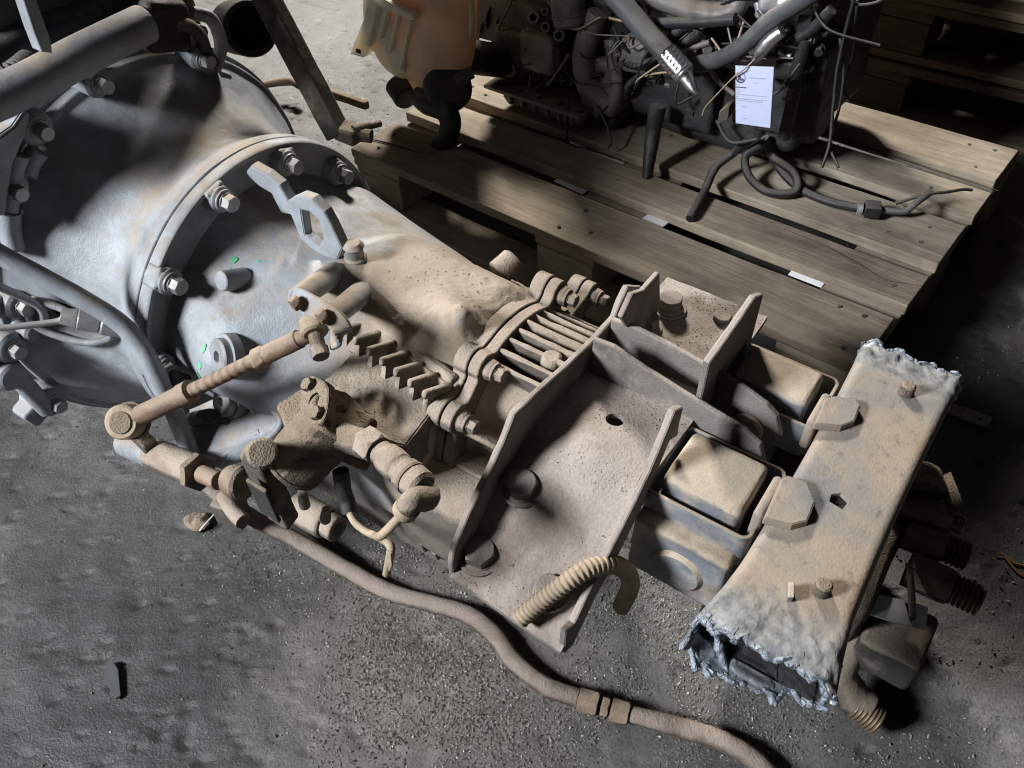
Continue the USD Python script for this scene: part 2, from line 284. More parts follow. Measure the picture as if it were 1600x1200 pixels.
M['clear_film'] = usdkit.material(stage, '/World/Looks/clear_film', n, [('f.fac', 'm.fac'), ('c.BSDF', 'm.closure1'), ('gl.BSDF', 'm.closure2')], surface='m.closure')
def mat_wood(name, light, dark, seed):
    n = {'t': ('texture_coordinate', {}), 'mp': ('mapping', {'scale': (1.6, 22., 22.), 'location': (seed*3.1, seed*1.7, seed)}), 'mp2': ('mapping', {'scale': (14., 190., 190.), 'location': (seed, 0, 0)}),
         'g': ('noise_texture', {'scale': 1., 'detail': 5., 'roughness': .62, 'distortion': .9}), 'f': ('noise_texture', {'scale': 1., 'detail': 3., 'roughness': .7}), 's': ('noise_texture', {'scale': 4.3, 'detail': 5., 'roughness': .65}),
         'r': ('rgb_ramp', {'ramp': [(.25, dark), (.48, tuple((a+b)/2 for a, b in zip(light, dark))), (.7, light)]}), 'sr': ('rgb_ramp', {'ramp': [(.3, (.5, .47, .45)), (.62, (1.05, 1.03, 1.))]}),
         'fr': ('rgb_ramp', {'ramp': [(.3, (.72, .70, .68)), (.6, (1.05, 1.05, 1.05))]}), 'm1': ('mix_color', {'blend_type': 'multiply', 'fac': 1.}), 'm2': ('mix_color', {'blend_type': 'multiply', 'fac': .8}),
         'h': ('math', {'math_type': 'multiply_add', 'value2': .6}), 'b': ('bump', {'strength': .55, 'distance': .003}), 'p': ('principled_bsdf', {'roughness': .82, 'specular_ior_level': .25})}
    l = [('t.object', 'mp.vector'), ('t.object', 'mp2.vector'), ('mp.vector', 'g.vector'), ('mp2.vector', 'f.vector'), ('t.object', 's.vector'), ('g.fac', 'r.fac'), ('s.fac', 'sr.fac'), ('f.fac', 'fr.fac'),
         ('r.color', 'm1.a'), ('sr.color', 'm1.b'), ('m1.result', 'm2.a'), ('fr.color', 'm2.b'), ('m2.result', 'p.base_color'), ('f.fac', 'h.value1'), ('g.fac', 'h.value3'), ('h.value', 'b.height'), ('b.normal', 'p.normal')]
    M[name] = usdkit.material(stage, '/World/Looks/' + name, n, l, surface='p.BSDF')
for i, (lt, dk) in enumerate([((.40, .345, .275), (.21, .17, .13)), ((.44, .385, .31), (.25, .205, .16)), ((.36, .30, .235), (.17, .135, .105)), ((.42, .375, .31), (.23, .19, .15))]): mat_wood(f'pallet_wood_{"abcd"[i]}', lt, dk, i+1)
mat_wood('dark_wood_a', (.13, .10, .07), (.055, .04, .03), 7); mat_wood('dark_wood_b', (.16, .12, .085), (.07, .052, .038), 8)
WOODS = ['pallet_wood_a', 'pallet_wood_b', 'pallet_wood_c', 'pallet_wood_d']
# the floor: old dark concrete, greyer where swept, blacker in broad patches
n = {'g': ('geometry', {}), 'a': ('noise_texture', {'scale': 1.5, 'detail': 7., 'roughness': .62, 'distortion': .4}), 'c': ('noise_texture', {'scale': 14., 'detail': 7., 'roughness': .68}), 'd': ('noise_texture', {'scale': 240., 'detail': 4., 'roughness': .75}),
     'e': ('noise_texture', {'scale': 38., 'detail': 5., 'roughness': .7}), 'r': ('rgb_ramp', {'ramp': [(.28, (.026, .0255, .025)), (.43, (.072, .070, .067)), (.58, (.122, .120, .117)), (.75, (.152, .148, .142))]}),
     'cr': ('rgb_ramp', {'ramp': [(.3, (.72, .71, .70)), (.55, (1., 1., 1.)), (.75, (1.15, 1.13, 1.1))]}), 'dr': ('rgb_ramp', {'ramp': [(.3, (.5, .5, .5)), (.52, (1, 1, 1)), (.68, (1.4, 1.37, 1.3)), (.76, (1.9, 1.85, 1.75))]}),
     'm1': ('mix_color', {'blend_type': 'multiply', 'fac': 1.}), 'm2': ('mix_color', {'blend_type': 'multiply', 'fac': 1.}), 'rr': ('map_range', {'from_min': .3, 'from_max': .7, 'to_min': .42, 'to_max': .75, 'clamp': True}),
     'h': ('math', {'math_type': 'multiply_add', 'value2': .8}), 'b': ('bump', {'strength': .42, 'distance': .005}), 'p': ('principled_bsdf', {'specular_ior_level': .5}),
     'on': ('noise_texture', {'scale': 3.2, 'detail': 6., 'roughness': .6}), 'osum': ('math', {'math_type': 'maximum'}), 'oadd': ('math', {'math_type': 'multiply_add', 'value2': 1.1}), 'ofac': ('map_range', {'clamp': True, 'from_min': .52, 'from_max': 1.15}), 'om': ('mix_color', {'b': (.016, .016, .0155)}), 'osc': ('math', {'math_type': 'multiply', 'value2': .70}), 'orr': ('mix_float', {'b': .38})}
DARK_AREAS = [((.72, -1.32, 0), .62), ((1.55, .55, 0), .75)]  # two wide round areas of darker, smoother floor
SAND = tuple(wor(P(660, 1045, z=0)))
n.update({'sm': ('mapping', {'location': tuple(-A_(SAND)/.42), 'scale': (1/.42,)*3}), 'sg': ('gradient_texture', {'gradient_type': 'spherical'}), 'sna': ('noise_texture', {'scale': 16., 'detail': 7., 'roughness': .72}), 'ssum': ('math', {'math_type': 'multiply_add', 'value2': .9}), 'sfac': ('map_range', {'clamp': True, 'from_min': .78, 'from_max': 1.35, 'to_max': .75}), 'smx': ('mix_color', {'b': (.20, .175, .15)})})
for k, (c_, r_) in enumerate(DARK_AREAS): n[f'om{k}'] = ('mapping', {'location': tuple(-A_(c_)/r_), 'scale': (1/r_,)*3}); n[f'og{k}'] = ('gradient_texture', {'gradient_type': 'spherical'})
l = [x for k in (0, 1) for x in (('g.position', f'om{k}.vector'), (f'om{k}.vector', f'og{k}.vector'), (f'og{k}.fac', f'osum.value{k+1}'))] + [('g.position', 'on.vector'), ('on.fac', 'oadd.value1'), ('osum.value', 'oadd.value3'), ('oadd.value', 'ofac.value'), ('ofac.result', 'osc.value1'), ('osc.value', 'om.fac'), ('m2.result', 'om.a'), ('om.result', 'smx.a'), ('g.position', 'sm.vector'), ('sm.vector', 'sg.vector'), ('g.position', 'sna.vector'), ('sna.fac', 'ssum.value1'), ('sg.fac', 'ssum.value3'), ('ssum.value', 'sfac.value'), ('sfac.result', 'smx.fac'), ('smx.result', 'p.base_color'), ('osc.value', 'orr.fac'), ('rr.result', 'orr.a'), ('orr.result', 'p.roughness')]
l += [('g.position', x+'.vector') for x in 'acde'] + [('a.fac', 'r.fac'), ('c.fac', 'cr.fac'), ('d.fac', 'dr.fac'), ('r.color', 'm1.a'), ('cr.color', 'm1.b'), ('m1.result', 'm2.a'), ('dr.color', 'm2.b'),
     ('c.fac', 'rr.value'), ('e.fac', 'h.value1'), ('d.fac', 'h.value3'), ('h.value', 'b.height'), ('b.normal', 'p.normal')]
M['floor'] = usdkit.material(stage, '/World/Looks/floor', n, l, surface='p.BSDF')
def mat_grit(name, cols):
    n = {'o': ('object_info', {}), 'g': ('geometry', {}), 'w': ('white_noise_texture', {'dimensions': '1D'}), 'r': ('rgb_ramp', {'ramp': cols}), 'p': ('principled_bsdf', {'roughness': .75})}
    M[name] = usdkit.material(stage, '/World/Looks/' + name, n, [('o.random', 'r.fac'), ('r.color', 'p.base_color')], surface='p.BSDF')
mat_grit('grit', [(0, (.05, .045, .04)), (.35, (.12, .105, .09)), (.72, (.20, .175, .145)), (.93, (.31, .28, .24)), (1., (.55, .53, .5))])

# ================================================================== THE FLOOR
def axis_(lo, f0, f1, hi, fine, coarse):
    return np.unique(np.r_[np.arange(lo, f0, coarse), np.arange(f0, f1, fine), np.arange(f1, hi+coarse, coarse)].round(4))
xs, ys = axis_(-7, -.9, 2.0, 7, .0065, .12), axis_(-5, -1.5, 1.1, 8, .0065, .12)
gx, gy = np.meshgrid(xs, ys, indexing='ij'); p2 = np.stack([gx, gy, 0*gx], -1)
gz = (fbm(p2*2.2, 3, 3)-.5)*.012 + (fbm(p2*16, 4, 9)-.5)*.008
gz -= np.clip(fbm(p2*62, 3, 21)-.70, 0, .08)*.055                                  # pits knocked out of the surface
hp = wor(P(660, 1040, z=0)); chipd = np.exp(-(((gx-hp[0])/.19)**2+((gy-hp[1])/.15)**2)*1.2)
gz += chipd*(.010*fbm(p2*60, 3, 4)); gz -= gz.mean()
nx, ny = gx.shape; q = np.arange(nx*ny).reshape(nx, ny)
fl = np.stack([q[:-1, :-1], q[1:, :-1], q[1:, 1:], q[:-1, 1:]], -1).reshape(-1, 4)
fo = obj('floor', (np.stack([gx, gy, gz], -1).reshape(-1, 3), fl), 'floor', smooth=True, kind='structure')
tag(fo, 'dark patchy concrete workshop floor', 'floor')
def floor_z(x, y): return float(np.interp(0, [0], [0])) + gz[np.clip(np.searchsorted(xs, x), 0, nx-1), np.clip(np.searchsorted(ys, y), 0, ny-1)]

# ================================================================== THE GEARBOX
G = thing('gearbox', 'dusty grey truck gearbox lying along the floor with its cut crossmember still bolted on', 'gearbox', matrix=mx(GX, GY, GZ, GO))
B0 = A_([0., .008, 0]); ax = A_([1., 0, 0])
# --- bell housing: flywheel flange, cone, rear flange with its seam
cone = lambda t: .286 + (.219-.286)*t
prof = [(-.03, .27), (-.03, .306), (-.026, .309), (-.004, .309), (-.002, .306), (-.001, .300), (.014, .300), (.017, .297), (.019, .290)] + [(a, .290-.072*(1-(1-(a-.02)/.14)**1.6)) for a in np.linspace(.03, .155, 9)] + [(.165, .2185), (.175, .2205), (.185, .2245), (.195, .2295), (.204, .2340), (.212, .2365), (.226, .237), (.2275, .2355), (.2275, .19), (.19, .19), (.0, .262)]
bell = ring(B0, ax, prof, 160)
def march(u, v, fn, t0=.55):                    # where the line of sight through a pixel meets the casting
    d = GM @ unit(ray(u, v)); o = GM @ (EYE-GO); t = t0
    for _ in range(90): t += max(min(float(fn((o+d*t)[None])[0]), .03), -.01)*.7
    p = o+d*t; e = 1e-3; g = A_([float(fn((p+A_(w)*e)[None])[0]-fn((p-A_(w)*e)[None])[0]) for w in np.eye(3)]); return p, unit(g)
# a window in the lower-left wall of the housing, open to its dark inside
def bell_d(p): return np.hypot(p[..., 1]-.008, p[..., 2])-np.interp(p[..., 0], [.0, .03, .06, .1, .15, .2], [.30, .288, .268, .243, .222, .232])
wp_ = [march(u, v, bell_d, .5)[0] for u, v in ((52, 468), (92, 478), (150, 508), (176, 524), (140, 534), (84, 520), (50, 498))]
bell = bell - Manifold.hull_points(A_([[p[0], .008+(p[1]-.008)*k, p[2]*k] for p in wp_ for k in (.72, 1.15)], np.float32)) 
bell_t = rough(bell, .0012, 26, .012, 3)
BELL = obj('bell_housing', bell_t, 'cast_aluminium', G, smooth=40)
wr_ = [A_([p[0], .008+(p[1]-.008)*1.012, p[2]*1.012]) for p in wp_]
obj('window_rim', tube(wr_+wr_[:2], .0055, 8), 'cast_aluminium', BELL, smooth=60)
CF = obj('casing_flange', rough(ring(B0, ax, [(.229, .12), (.229, .2355), (.2305, .237), (.246, .237), (.249, .2345), (.249, .229), (.2455, .2265), (.2435, .224), (.242, .220), (.242, .12)], 160), .0006, 30, .012, 4), 'cast_aluminium', G, smooth=40)
# ribs on the bell between cone and flange
for k in range(11):
    ph = math.radians(205 - k*24); d = A_([0, math.cos(ph), math.sin(ph)]); t = A_([0, -math.sin(ph), math.cos(ph)])
    if k in (3, 4, 5): continue
# bosses and bolts of the flywheel flange
for (u, v, r) in ((75, 210, .024), (35, 305, .026), (45, 485, .022), (33, 553, .024), (97, 637, .024), (170, 137, .022), (330, 98, .02), (340, 150, .02), (362, 165, .02)):
    q = P(u, v, a=.062); rad = unit(A_([0, q[1], q[2]])); f = A_([-.004, q[1]+rad[1]*.006, q[2]+rad[2]*.006])
    bs = obj('boss', cyl(f, A_([.045, q[1], q[2]]), r*1.08, r*.95, ch=.004) + obox(A_([.018, q[1], q[2]])+rad*.02, ax, rad, np.cross(ax, rad), (.036, .05, r*1.5), .006), 'cast_aluminium', BELL, smooth=30)
    bolt(G, A_([.0445, q[1], q[2]]), ax, .0185, .012, collar=.003)
# ring bolts on the casing flange with their bosses
for (u, v) in ((357, 318), (275, 445), (458, 250), (545, 257), (265, 577)):
    q = P(u, v, a=.268); rad = unit(A_([0, q[1], q[2]])); r = math.hypot(q[1], q[2]); f = rad*.213
    obj('boss', cyl(f+ax*.230, f+ax*.262, .0215, .0185, ch=.003) + obox(rad*.222+ax*.243, ax, rad, np.cross(ax, rad), (.026, .022, .031), .004), 'cast_aluminium', CF, smooth=30)
    bolt(G, f+ax*.2615, ax, .020, .013, collar=.003)
# --- the gear casing: one casting, smooth over its bosses
def ab(p, a0, a1): return np.clip((p[..., 0]-a0)/(a1-a0), 0, 1)
def casing(p):
    a, b, c = p[..., 0], p[..., 1], p[..., 2]; t = ab(p, .24, .655)
    rb = .188-.053*t; rc = .17-.09*np.clip(t, 0, .36)-.012*t; b0 = .012+.028*t; c0 = -.004-.018*t
    k = np.hypot((b-b0)/rb, (c-c0)/rc); d = (k-1)*np.minimum(rb, rc)*.97
    d = smax(d, -(a-.235), .004); d = smax(d, a-.655, .004)
    d = smin(d, np.maximum(d_caps(p, (.20, .012, 0), (.30, .014, -.006), .207, .150), .232-a), .02)
    # flat saddle on top running back to the rear flange, wide shoulder on the far side
    d = smin(d, d_box(p, (.40, -.035, -.02), (.652, .125, .134), .045), .045)
    d = smin(d, d_caps(p, (.27, .17, .04), (.47, .125, .02), .055, .06), .05)
    d = smin(d, d_caps(p, (.29, -.09, .085), (.42, -.03, .09), .035, .045), .05)
    d = smin(d, d_caps(p, (.27, -.09, .02), (.36, -.085, .0), .095, .08), .05)
    # valley between the plug bulge and the saddle
    d = smax(d, -d_caps(p, P(428, 600, b=-.20), P(455, 505, b=-.13), .045, .03), .045)
    d = smax(d, -d_caps(p, P(418, 395, c=.235), P(395, 400, c=.235), .05), .05)
    d = smin(d, d_caps(p, (.335, -.10, .05), (.335, -.158, .045), .05, .034), .05)       # boss of the filler plug
    d = smin(d, d_box(p, (.50, -.165, -.10), (.645, -.03, .070), .012), .015)
    d = smin(d, d_caps(p, (.585, .005, .105), (.62, -.005, .158), .05, .012), .03)      # peak of caked dust over a boss
    d = smin(d, d_caps(p, (.56, .16, .02), (.66, .15, .02), .04), .03)
    return d
cas = net(casing, (.225, -.27, -.27), (.665, .27, .22), .005)
cas.vertices += cas.vertex_normals*((fbm(cas.vertices*30, 3, 8)-.5)*.0022)[:, None]
rough_zone = np.clip((cas.vertices[:, 0]-.5)/.08, 0, 1)*np.clip(cas.vertex_normals[:, 2]*1.6, 0, 1)
cas.vertices += cas.vertex_normals*((fbm(cas.vertices*150, 3, 18)-.45)*.006*rough_zone)[:, None]
CAS = obj('gear_casing', cas, 'cast_aluminium', G, smooth=True)
def on(u, v): return march(u, v, casing)
# lifting lug along the top of the casing
lug0, lug1 = P(388, 262, a=.262), P(536, 392, b=-.012)
bl = lug0[1]; T2 = lambda u, v: (lambda q: (q[0], q[2]))(P(u, v, b=bl))
out = [T2(*q) for q in ((383, 270), (393, 258), (418, 272), (438, 288), (452, 312), (470, 304), (488, 310), (508, 330), (520, 352), (537, 388), (526, 412), (500, 400), (470, 372), (455, 335), (440, 332), (425, 302), (405, 290))]
hole = [T2(*q) for q in ((472, 328), (484, 330), (500, 345), (506, 372), (500, 384), (478, 366))]
lg = Polygon(out).buffer(.001).buffer(-.001)
lg = lg.buffer(0).difference(Polygon(hole).buffer(-.001).buffer(.001))
if hasattr(lg, 'geoms'): lg = max(lg.geoms, key=lambda g_: g_.area)
LUGM = plate(lg, .015, (0, bl+.006, 0), (1, 0, 0), (0, 0, 1), .0025)
obj('lifting_lug', LUGM, 'cast_aluminium', G, smooth=30)
# breather on top
q, nn = on(556, 405); up = A_([0., 0, 1])
br = obj('breather', cyl(q-up*.006, q+up*.006, .0155, ch=.002) + cyl(q+up*.004, q+up*.022, .012, ch=.002) + cyl(q+up*.018, q+up*.028, .0145, .013, ch=.004), 'bolt_steel', G, smooth=40)
# stub boss, filler plugs with hexagon sockets, paint marks
q, nn = on(372, 436); e = unit(P(347, 455, a=.30)-q); ddir = unit(A_([-.10, -.86, .42]))
obj('boss', cyl(q-ddir*.012, q+ddir*.027, .0145, .0135, ch=.0015), 'cast_aluminium', CAS)
def plug(u, v, r, n_, nm='filler_plug'):
    q, _ = on(u, v); n_ = unit(n_)
    m = cyl(q-n_*.01, q+n_*.014, r, ch=.0025) - hexprism(q+n_*.0075, n_, r*.62, .01, ch=0)
    o = obj(nm, m, 'bolt_steel', G, smooth=30); obj('seal_ring', cyl(q-n_*.012, q+n_*.003, r*1.22, ch=.001), 'cast_aluminium', o)
plug(354, 556, .0245, (-.28, -.86, .42))
for (u, v, s) in ((366, 405, .007), (359, 424, .006), (404, 408, .004), (318, 545, .007), (312, 570, .006), (310, 586, .007)):
    q, nn = on(u, v); x, y, z = basis(nn)
    an = np.linspace(0, 2*np.pi, 11)[:-1]; rr = s*(.6+.6*noise(np.stack([np.cos(an)*2+u, np.sin(an)*2, an*0], -1), 3)); pl = [(r_*.6*math.cos(t), r_*math.sin(t)) for r_, t in zip(rr, an)]
    obj('paint_mark', plate(pl, .0014, q, x, y, 0), 'green_paint', G)
# side cover with its flat top under caked dust
sc_ = Polygon([(.494, -.140), (.496, -.045), (.640, -.045), (.648, -.160), (.560, -.179), (.512, -.165)]).buffer(-.004).buffer(.004)
scm = place(plate(sc_, .060, (0, 0, 0), (1, 0, 0), (0, 1, 0), .004), A_([0, 0, .062]), A_([1., 0, 0]), unit(A_([0, 1, .10])), unit(A_([0, -.10, 1])))
sct = rough(scm, .0016, 60, .0045, 44, 4); sct.vertices[:, 2] += .004*np.clip(sct.vertex_normals[:, 2], 0, 1)*(fbm(sct.vertices*45, 4, 45)-.4)
obj('side_cover', sct, 'dusty_housing', G, smooth=45)
# row of square pockets between the casing and the side cover: a rail with ribs standing between the openings
pa_, pb_ = P(562, 508, c=.104), P(690, 606, c=.104); px_ = unit(pb_-pa_); py_ = unit(np.cross([0, .25, 1], px_)); pz_ = np.cross(px_, py_); PLn = np.linalg.norm(pb_-pa_)
rail = obox((pa_+pb_)/2-pz_*.021+py_*.004, px_, py_, pz_, (PLn, .052, .040), .004)
for k in range(6):
    o = pa_+px_*(PLn*(k+.5)/6)-pz_*.004-py_*.006; rail = rail - obox(o, px_, py_+.15*px_, pz_, (PLn/6-.0075, .034, .05), .002)
rail = rail + obox((pa_+pb_)/2+py_*.022-pz_*.004, px_, py_, pz_, (PLn, .014, .026), .004)
obj('pocket_rail', rough(rail, .0016, 70, .0045, 41), 'dusty_housing', G, smooth=40)
for k in range(7):
    o = pa_+px_*(PLn*k/6)-pz_*.001-py_*.008; obj('pocket_rib', rough(obox(o, px_, py_+.15*px_, pz_, (.0075, .040, .012), .0025), .001, 80, .004, 50+k), 'dusty_housing', G)
DT = P(720, 480, c=.155)
# --- rear flange: two joined plates with eared bolt bosses
rb0, rc0 = .035, -.018
ears = [P(*q, a=.672)[1:] for q in ((874, 460), (925, 462), (760, 575), (717, 655))]
ears = [e_ for e_ in ears] + [(rb0+.155*math.cos(t), rc0+.155*math.sin(t)) for t in np.radians([-150, -110, -70, -30])]
def rear_outline(off, er):
    from shapely.geometry import Point
    from shapely.ops import unary_union
    g = unary_union([Point(rb0, rc0).buffer(.149+off, 32)] + [Point(*e_).buffer(er+off, 10).union(Polygon([(rb0, rc0+.02), (rb0, rc0-.02), tuple(e_)]).buffer(er*.7)) for e_ in ears])
    return g.buffer(.012).buffer(-.012)
o1, o2 = rear_outline(0, .021), rear_outline(-.0015, .021)
obj('rear_flange', rough(plate(o1, .020, (.646, 0, 0), (0, 1, 0), (0, 0, 1), .0015), .0009, 60, .008, 5), 'dusty_housing', G)
RC = obj('rear_cover', rough(plate(o2, .016, (.6655, 0, 0), (0, 1, 0), (0, 0, 1), .0015), .0009, 60, .008, 6), 'dusty_housing', G)
for e_ in ears[:4]:
    p = A_([.671, *e_]); obj('boss', rough(cyl(p, p+ax*.014, .0145, .013, ch=.002), .0006, 90, .005, 7), 'dusty_housing', RC); bolt(G, p+ax*.013, ax, .016, .010, 'dusty_housing', collar=.002)
# --- rear housing with cooling fins
hous = lathe((.67, rb0, rc0), ax, [(0, .122), (.02, .110), (.06, .102), (.10, .098), (.16, .09)], 72)
obj('rear_housing', rough(hous, .0016, 45, .008, 11), 'dusty_housing', G, smooth=50)
fins = [((812, 492), .0), ((826, 506), .0), ((797, 520), 0), ((780, 540), 0), ((766, 560), 0)]
for k, ang in enumerate((32, 40, 48, 56, 64, 72, 80, 88, 96, 104, 112, 150, 172)):
    t = math.radians(ang); rad = A_([0, math.cos(t), math.sin(t)]); tg = np.cross(ax, rad)
    o = A_([.714, rb0, rc0]) + rad*(.118)
    hgt = .054 if k < 11 else .05
    obj('cooling_fin', rough(obox(o, ax, rad, tg, (.090, hgt, .0056 if k < 11 else .008), .003), .0016, 55, .006, 30+k), 'dusty_housing', G)
q = P(862, 558, a=.735); obj('sensor_boss', rough(cyl(A_([.735, q[1], q[2]-.03]), A_([.735, q[1], q[2]+.002]), .016, .0125, ch=.003), .001, 80, .004, 77), 'dusty_housing', G)
q = P(800, 400, a=.60)
# far-side stub and pipe behind the casing
obj('far_stub', rough(cyl(P(778, 428, b=.16), P(803, 402, b=.19), .020, .017, ch=.003), .001, 60, .006, 78), 'dusty_housing', G)
# --- mounting bracket: front plate, rear plate, curved web, two gussets
BR = UsdGeom.Xform.Define(stage, numbered('/World/gearbox/mounting_bracket')); 
def yz(us, a): return [tuple(P(u, v, a=a)[1:]) for u, v in us]
fa = .762
top = yz(((1000, 447), (978, 446), (966, 470), (957, 494), (930, 525), (880, 573), (838, 610), (800, 646), (783, 690), (762, 735), (730, 800), (706, 858), (703, 880)), fa)
def web_c(b): return float(np.interp(b, [-.26, -.235, -.2, -.15, -.11, -.06, .0, .05, .1, .16, .32], [-.022, -.006, .018, .058, .088, .098, .092, .087, .086, .084, .080]))
bot = [(b, min(web_c(b)-.02, c_-.012)) for b, c_ in ((p_[0], p_[1]) for p_ in top[::-1])]
fpl = Polygon(top+bot).buffer(0)
obj('front_plate', rough(plate(fpl, .0085, (fa, 0, 0), (0, 1, 0), (0, 0, 1), .0018), .0012, 40, .008, 51), 'dusty_bracket', BR, smooth=30)
# far front ear, bent back
e1 = [P(965, 487, a=.768), P(977, 450, a=.768)]
ea = [(P(u, v, a=.79)[1], P(u, v, a=.79)[2]) for u, v in ((968, 495), (985, 458), (1003, 452), (1027, 425), (1028, 470), (1020, 500), (985, 520))]
obj('front_ear', plate(Polygon(ea).buffer(0), .0075, (.79, 0, 0), (0, 1, 0), (0, 0, 1), .0015), 'dusty_bracket', BR)
# web: a pressed sheet swept from the near end to the far end
bs = np.linspace(-.236, .285, 60); as_ = np.linspace(.764, .915, 18)
gb, ga = np.meshgrid(bs, as_, indexing='ij'); wc = np.vectorize(web_c)(gb)
wc = np.apply_along_axis(lambda r: np.convolve(np.pad(r, 3, mode='edge'), np.ones(7)/7, 'valid'), 0, wc)
wc += -.018*((ga-.764)/.15)*np.clip((-.02-gb)/.16, 0, 1) + .010*np.exp(-((ga-.84)/.045)**2)*np.exp(-((gb+.03)/.06)**2)
wc += (fbm(np.stack([ga, gb, wc], -1)*60, 3, 5)-.5)*.0025
nb, na = gb.shape; tv = np.stack([ga, gb, wc], -1).reshape(-1, 3); bv = tv-A_([0, 0, .007]); q = np.arange(nb*na).reshape(nb, na)
fq = np.stack([q[:-1, :-1], q[:-1, 1:], q[1:, 1:], q[1:, :-1]], -1).reshape(-1, 4)
edge = np.r_[q[0, :], q[1:, -1], q[-1, -2::-1], q[-2:0:-1, 0]]; e2 = np.roll(edge, -1); o_ = nb*na
def quads(f): return np.vstack([f[:, [0, 1, 2]], f[:, [0, 2, 3]]])
wf = np.vstack([quads(fq[:, ::-1]), quads(fq+o_), quads(np.stack([edge, e2, e2+o_, edge+o_], -1)[:, ::-1])])
web = trimesh.Trimesh(np.vstack([tv, bv]), wf, process=False); web.fix_normals()
wm = mani(web)
hq = P(960, 662, c=.093)
if wm.volume() > 0: wm = wm - cyl(hq-A_([0, 0, .05]), hq+A_([0, 0, .05]), .011) 
obj('web', wm if wm.volume() > 0 else web, 'dusty_bracket', BR, smooth=40)
ra = .912
def rp(pts): return [tuple(P(u, v, a=ra)[1:]) for u, v in pts]
n1 = rp(((1062, 634), (1050, 640), (1010, 738), (960, 838), (920, 915), (893, 972), (880, 985))); 
near = n1 + [(b, c_-.05) for b, c_ in n1[::-1]]
obj('rear_plate', rough(plate(Polygon(near).buffer(0), .009, (ra+.0, 0, 0), (0, 1, 0), (0, 0, 1), .0018), .001, 40, .008, 52), 'dusty_bracket', BR, smooth=30)
n2 = rp(((1188, 458), (1176, 462), (1140, 515), (1104, 566)))
far = n2 + [(n2[-1][0], .055), (n2[0][0]+.002, .065)]
obj('rear_plate', rough(plate(Polygon(far).buffer(0), .009, (ra, 0, 0), (0, 1, 0), (0, 0, 1), .0018), .001, 40, .008, 53), 'dusty_bracket', BR, smooth=30)
# gussets running back to the mounts
def ac(pts, b): return [(P(u, v, b=b)[0], P(u, v, b=b)[2]) for u, v in pts]
g1, g2 = .062, .112
gn = ac(((929, 528), (960, 540), (1010, 574), (1060, 606), (1110, 636), (1165, 670), (1190, 692)), g1); gf = ac(((957, 497), (985, 506), (1040, 533), (1100, 566), (1160, 600), (1200, 630), (1216, 648)), g2)
for gg, bb in ((gn, g1), (gf, g2)):
    pol = [(max(x_, .764), y_) for x_, y_ in gg] + [(gg[-1][0]+.012, gg[-1][1]-.03), (gg[-1][0], gg[-1][1]-.065), (.91, .02), (.768, .06)]
    obj('gusset', rough(plate(Polygon(pol).buffer(.003).buffer(-.003), .008, (0, bb, 0), (1, 0, 0), (0, 0, 1), .0016), .0008, 45, .008, int(bb*999)), 'dusty_bracket', BR, smooth=30)
# bolts of the bracket
for (u, v, s) in ((750, 866, .034), (816, 762, .032), (858, 925, .03)):
    q = P(u, v, c=.03)
    for _ in range(12): q = P(u, v, c=web_c(q[1])*.5+q[2]*.5-.004)
    q = q-A_([0, 0, .003])
    nn = unit(A_([.05, -.12, 1.])); bolt(BR, q, nn, s, .014, 'dusty_bracket', collar=.002)
for (u, v, s) in ((1048, 470, .030), (1012, 500, .027)):
    q = P(u, v, c=.098); q[2] = .083; bolt(BR, q, (0, 0, 1), s, .016, 'dusty_bracket', collar=.003)
q = P(1128, 500, c=.08); bolt(BR, q-A_([0, 0, .006]), (0, 0, 1), .022, .012, 'dusty_bracket')
q = P(942, 541, b=.1); bolt(BR, A_([q[0], .108, q[2]]), (0, -1, 0), .014, .009, 'dusty_bracket', washer=False)
q = P(1166, 668, b=.104); obj('pivot_bolt', cyl(A_([q[0], .109, q[2]]), A_([q[0], .098, q[2]]), .0215, ch=.003), 'beam_steel', BR)
# --- mounts: cushioned blocks in strap loops
MT = []
def mount(b0, b1, top_px, drop, near):
    m = UsdGeom.Xform.Define(stage, numbered('/World/gearbox/rubber_mount'))
    a0, a1 = .925, 1.020
    obj('pad', rough(box((a0, b0, .045), (a1, b1, .100), .0075, 10), .0010, 45, .008, int(1000*b1)), 'pad_steel', m, smooth=40)
    # strap: a U of sheet steel around the pad, open at the bottom
    def strap(inner, w):
        x0, x1, y0, y1 = a0-.002-inner, a1+.007+inner, b0-.003-inner, b1+.005+inner; return Polygon([(x0, y0), (x1, y0), (x1, y1), (x0, y1)]).buffer(.012).buffer(-.0)
    st = strap(.0, 0).buffer(-.005).buffer(.005); st = st.difference(st.buffer(-.0045))
    obj('strap', plate(st, .055, (0, 0, .055), (1, 0, 0), (0, 1, 0), .0008), 'pad_steel', m)
    if near:
        lo = box((a0-.012, b0-.035, -.05), (a1+.012, b0-.009, .050), .007, 10)
        obj('cradle', rough(lo, .0008, 45, .01, 99), 'pad_steel', m, smooth=40)
        q = A_([(a0+a1)/2+.004, b0-.035, -.005]); obj('cup', cyl(q+A_([0, .004, 0]), q-A_([0, .005, 0]), .034, .031, ch=.003), 'pad_steel', m)
    obj('bush', box((a0+.01, b0+.006, -.06), (a1-.01, b1-.004, .048), .008), 'black_rubber', m)
mount(-.046, .036, None, .06, True); mount(.142, .208, None, .06, False)
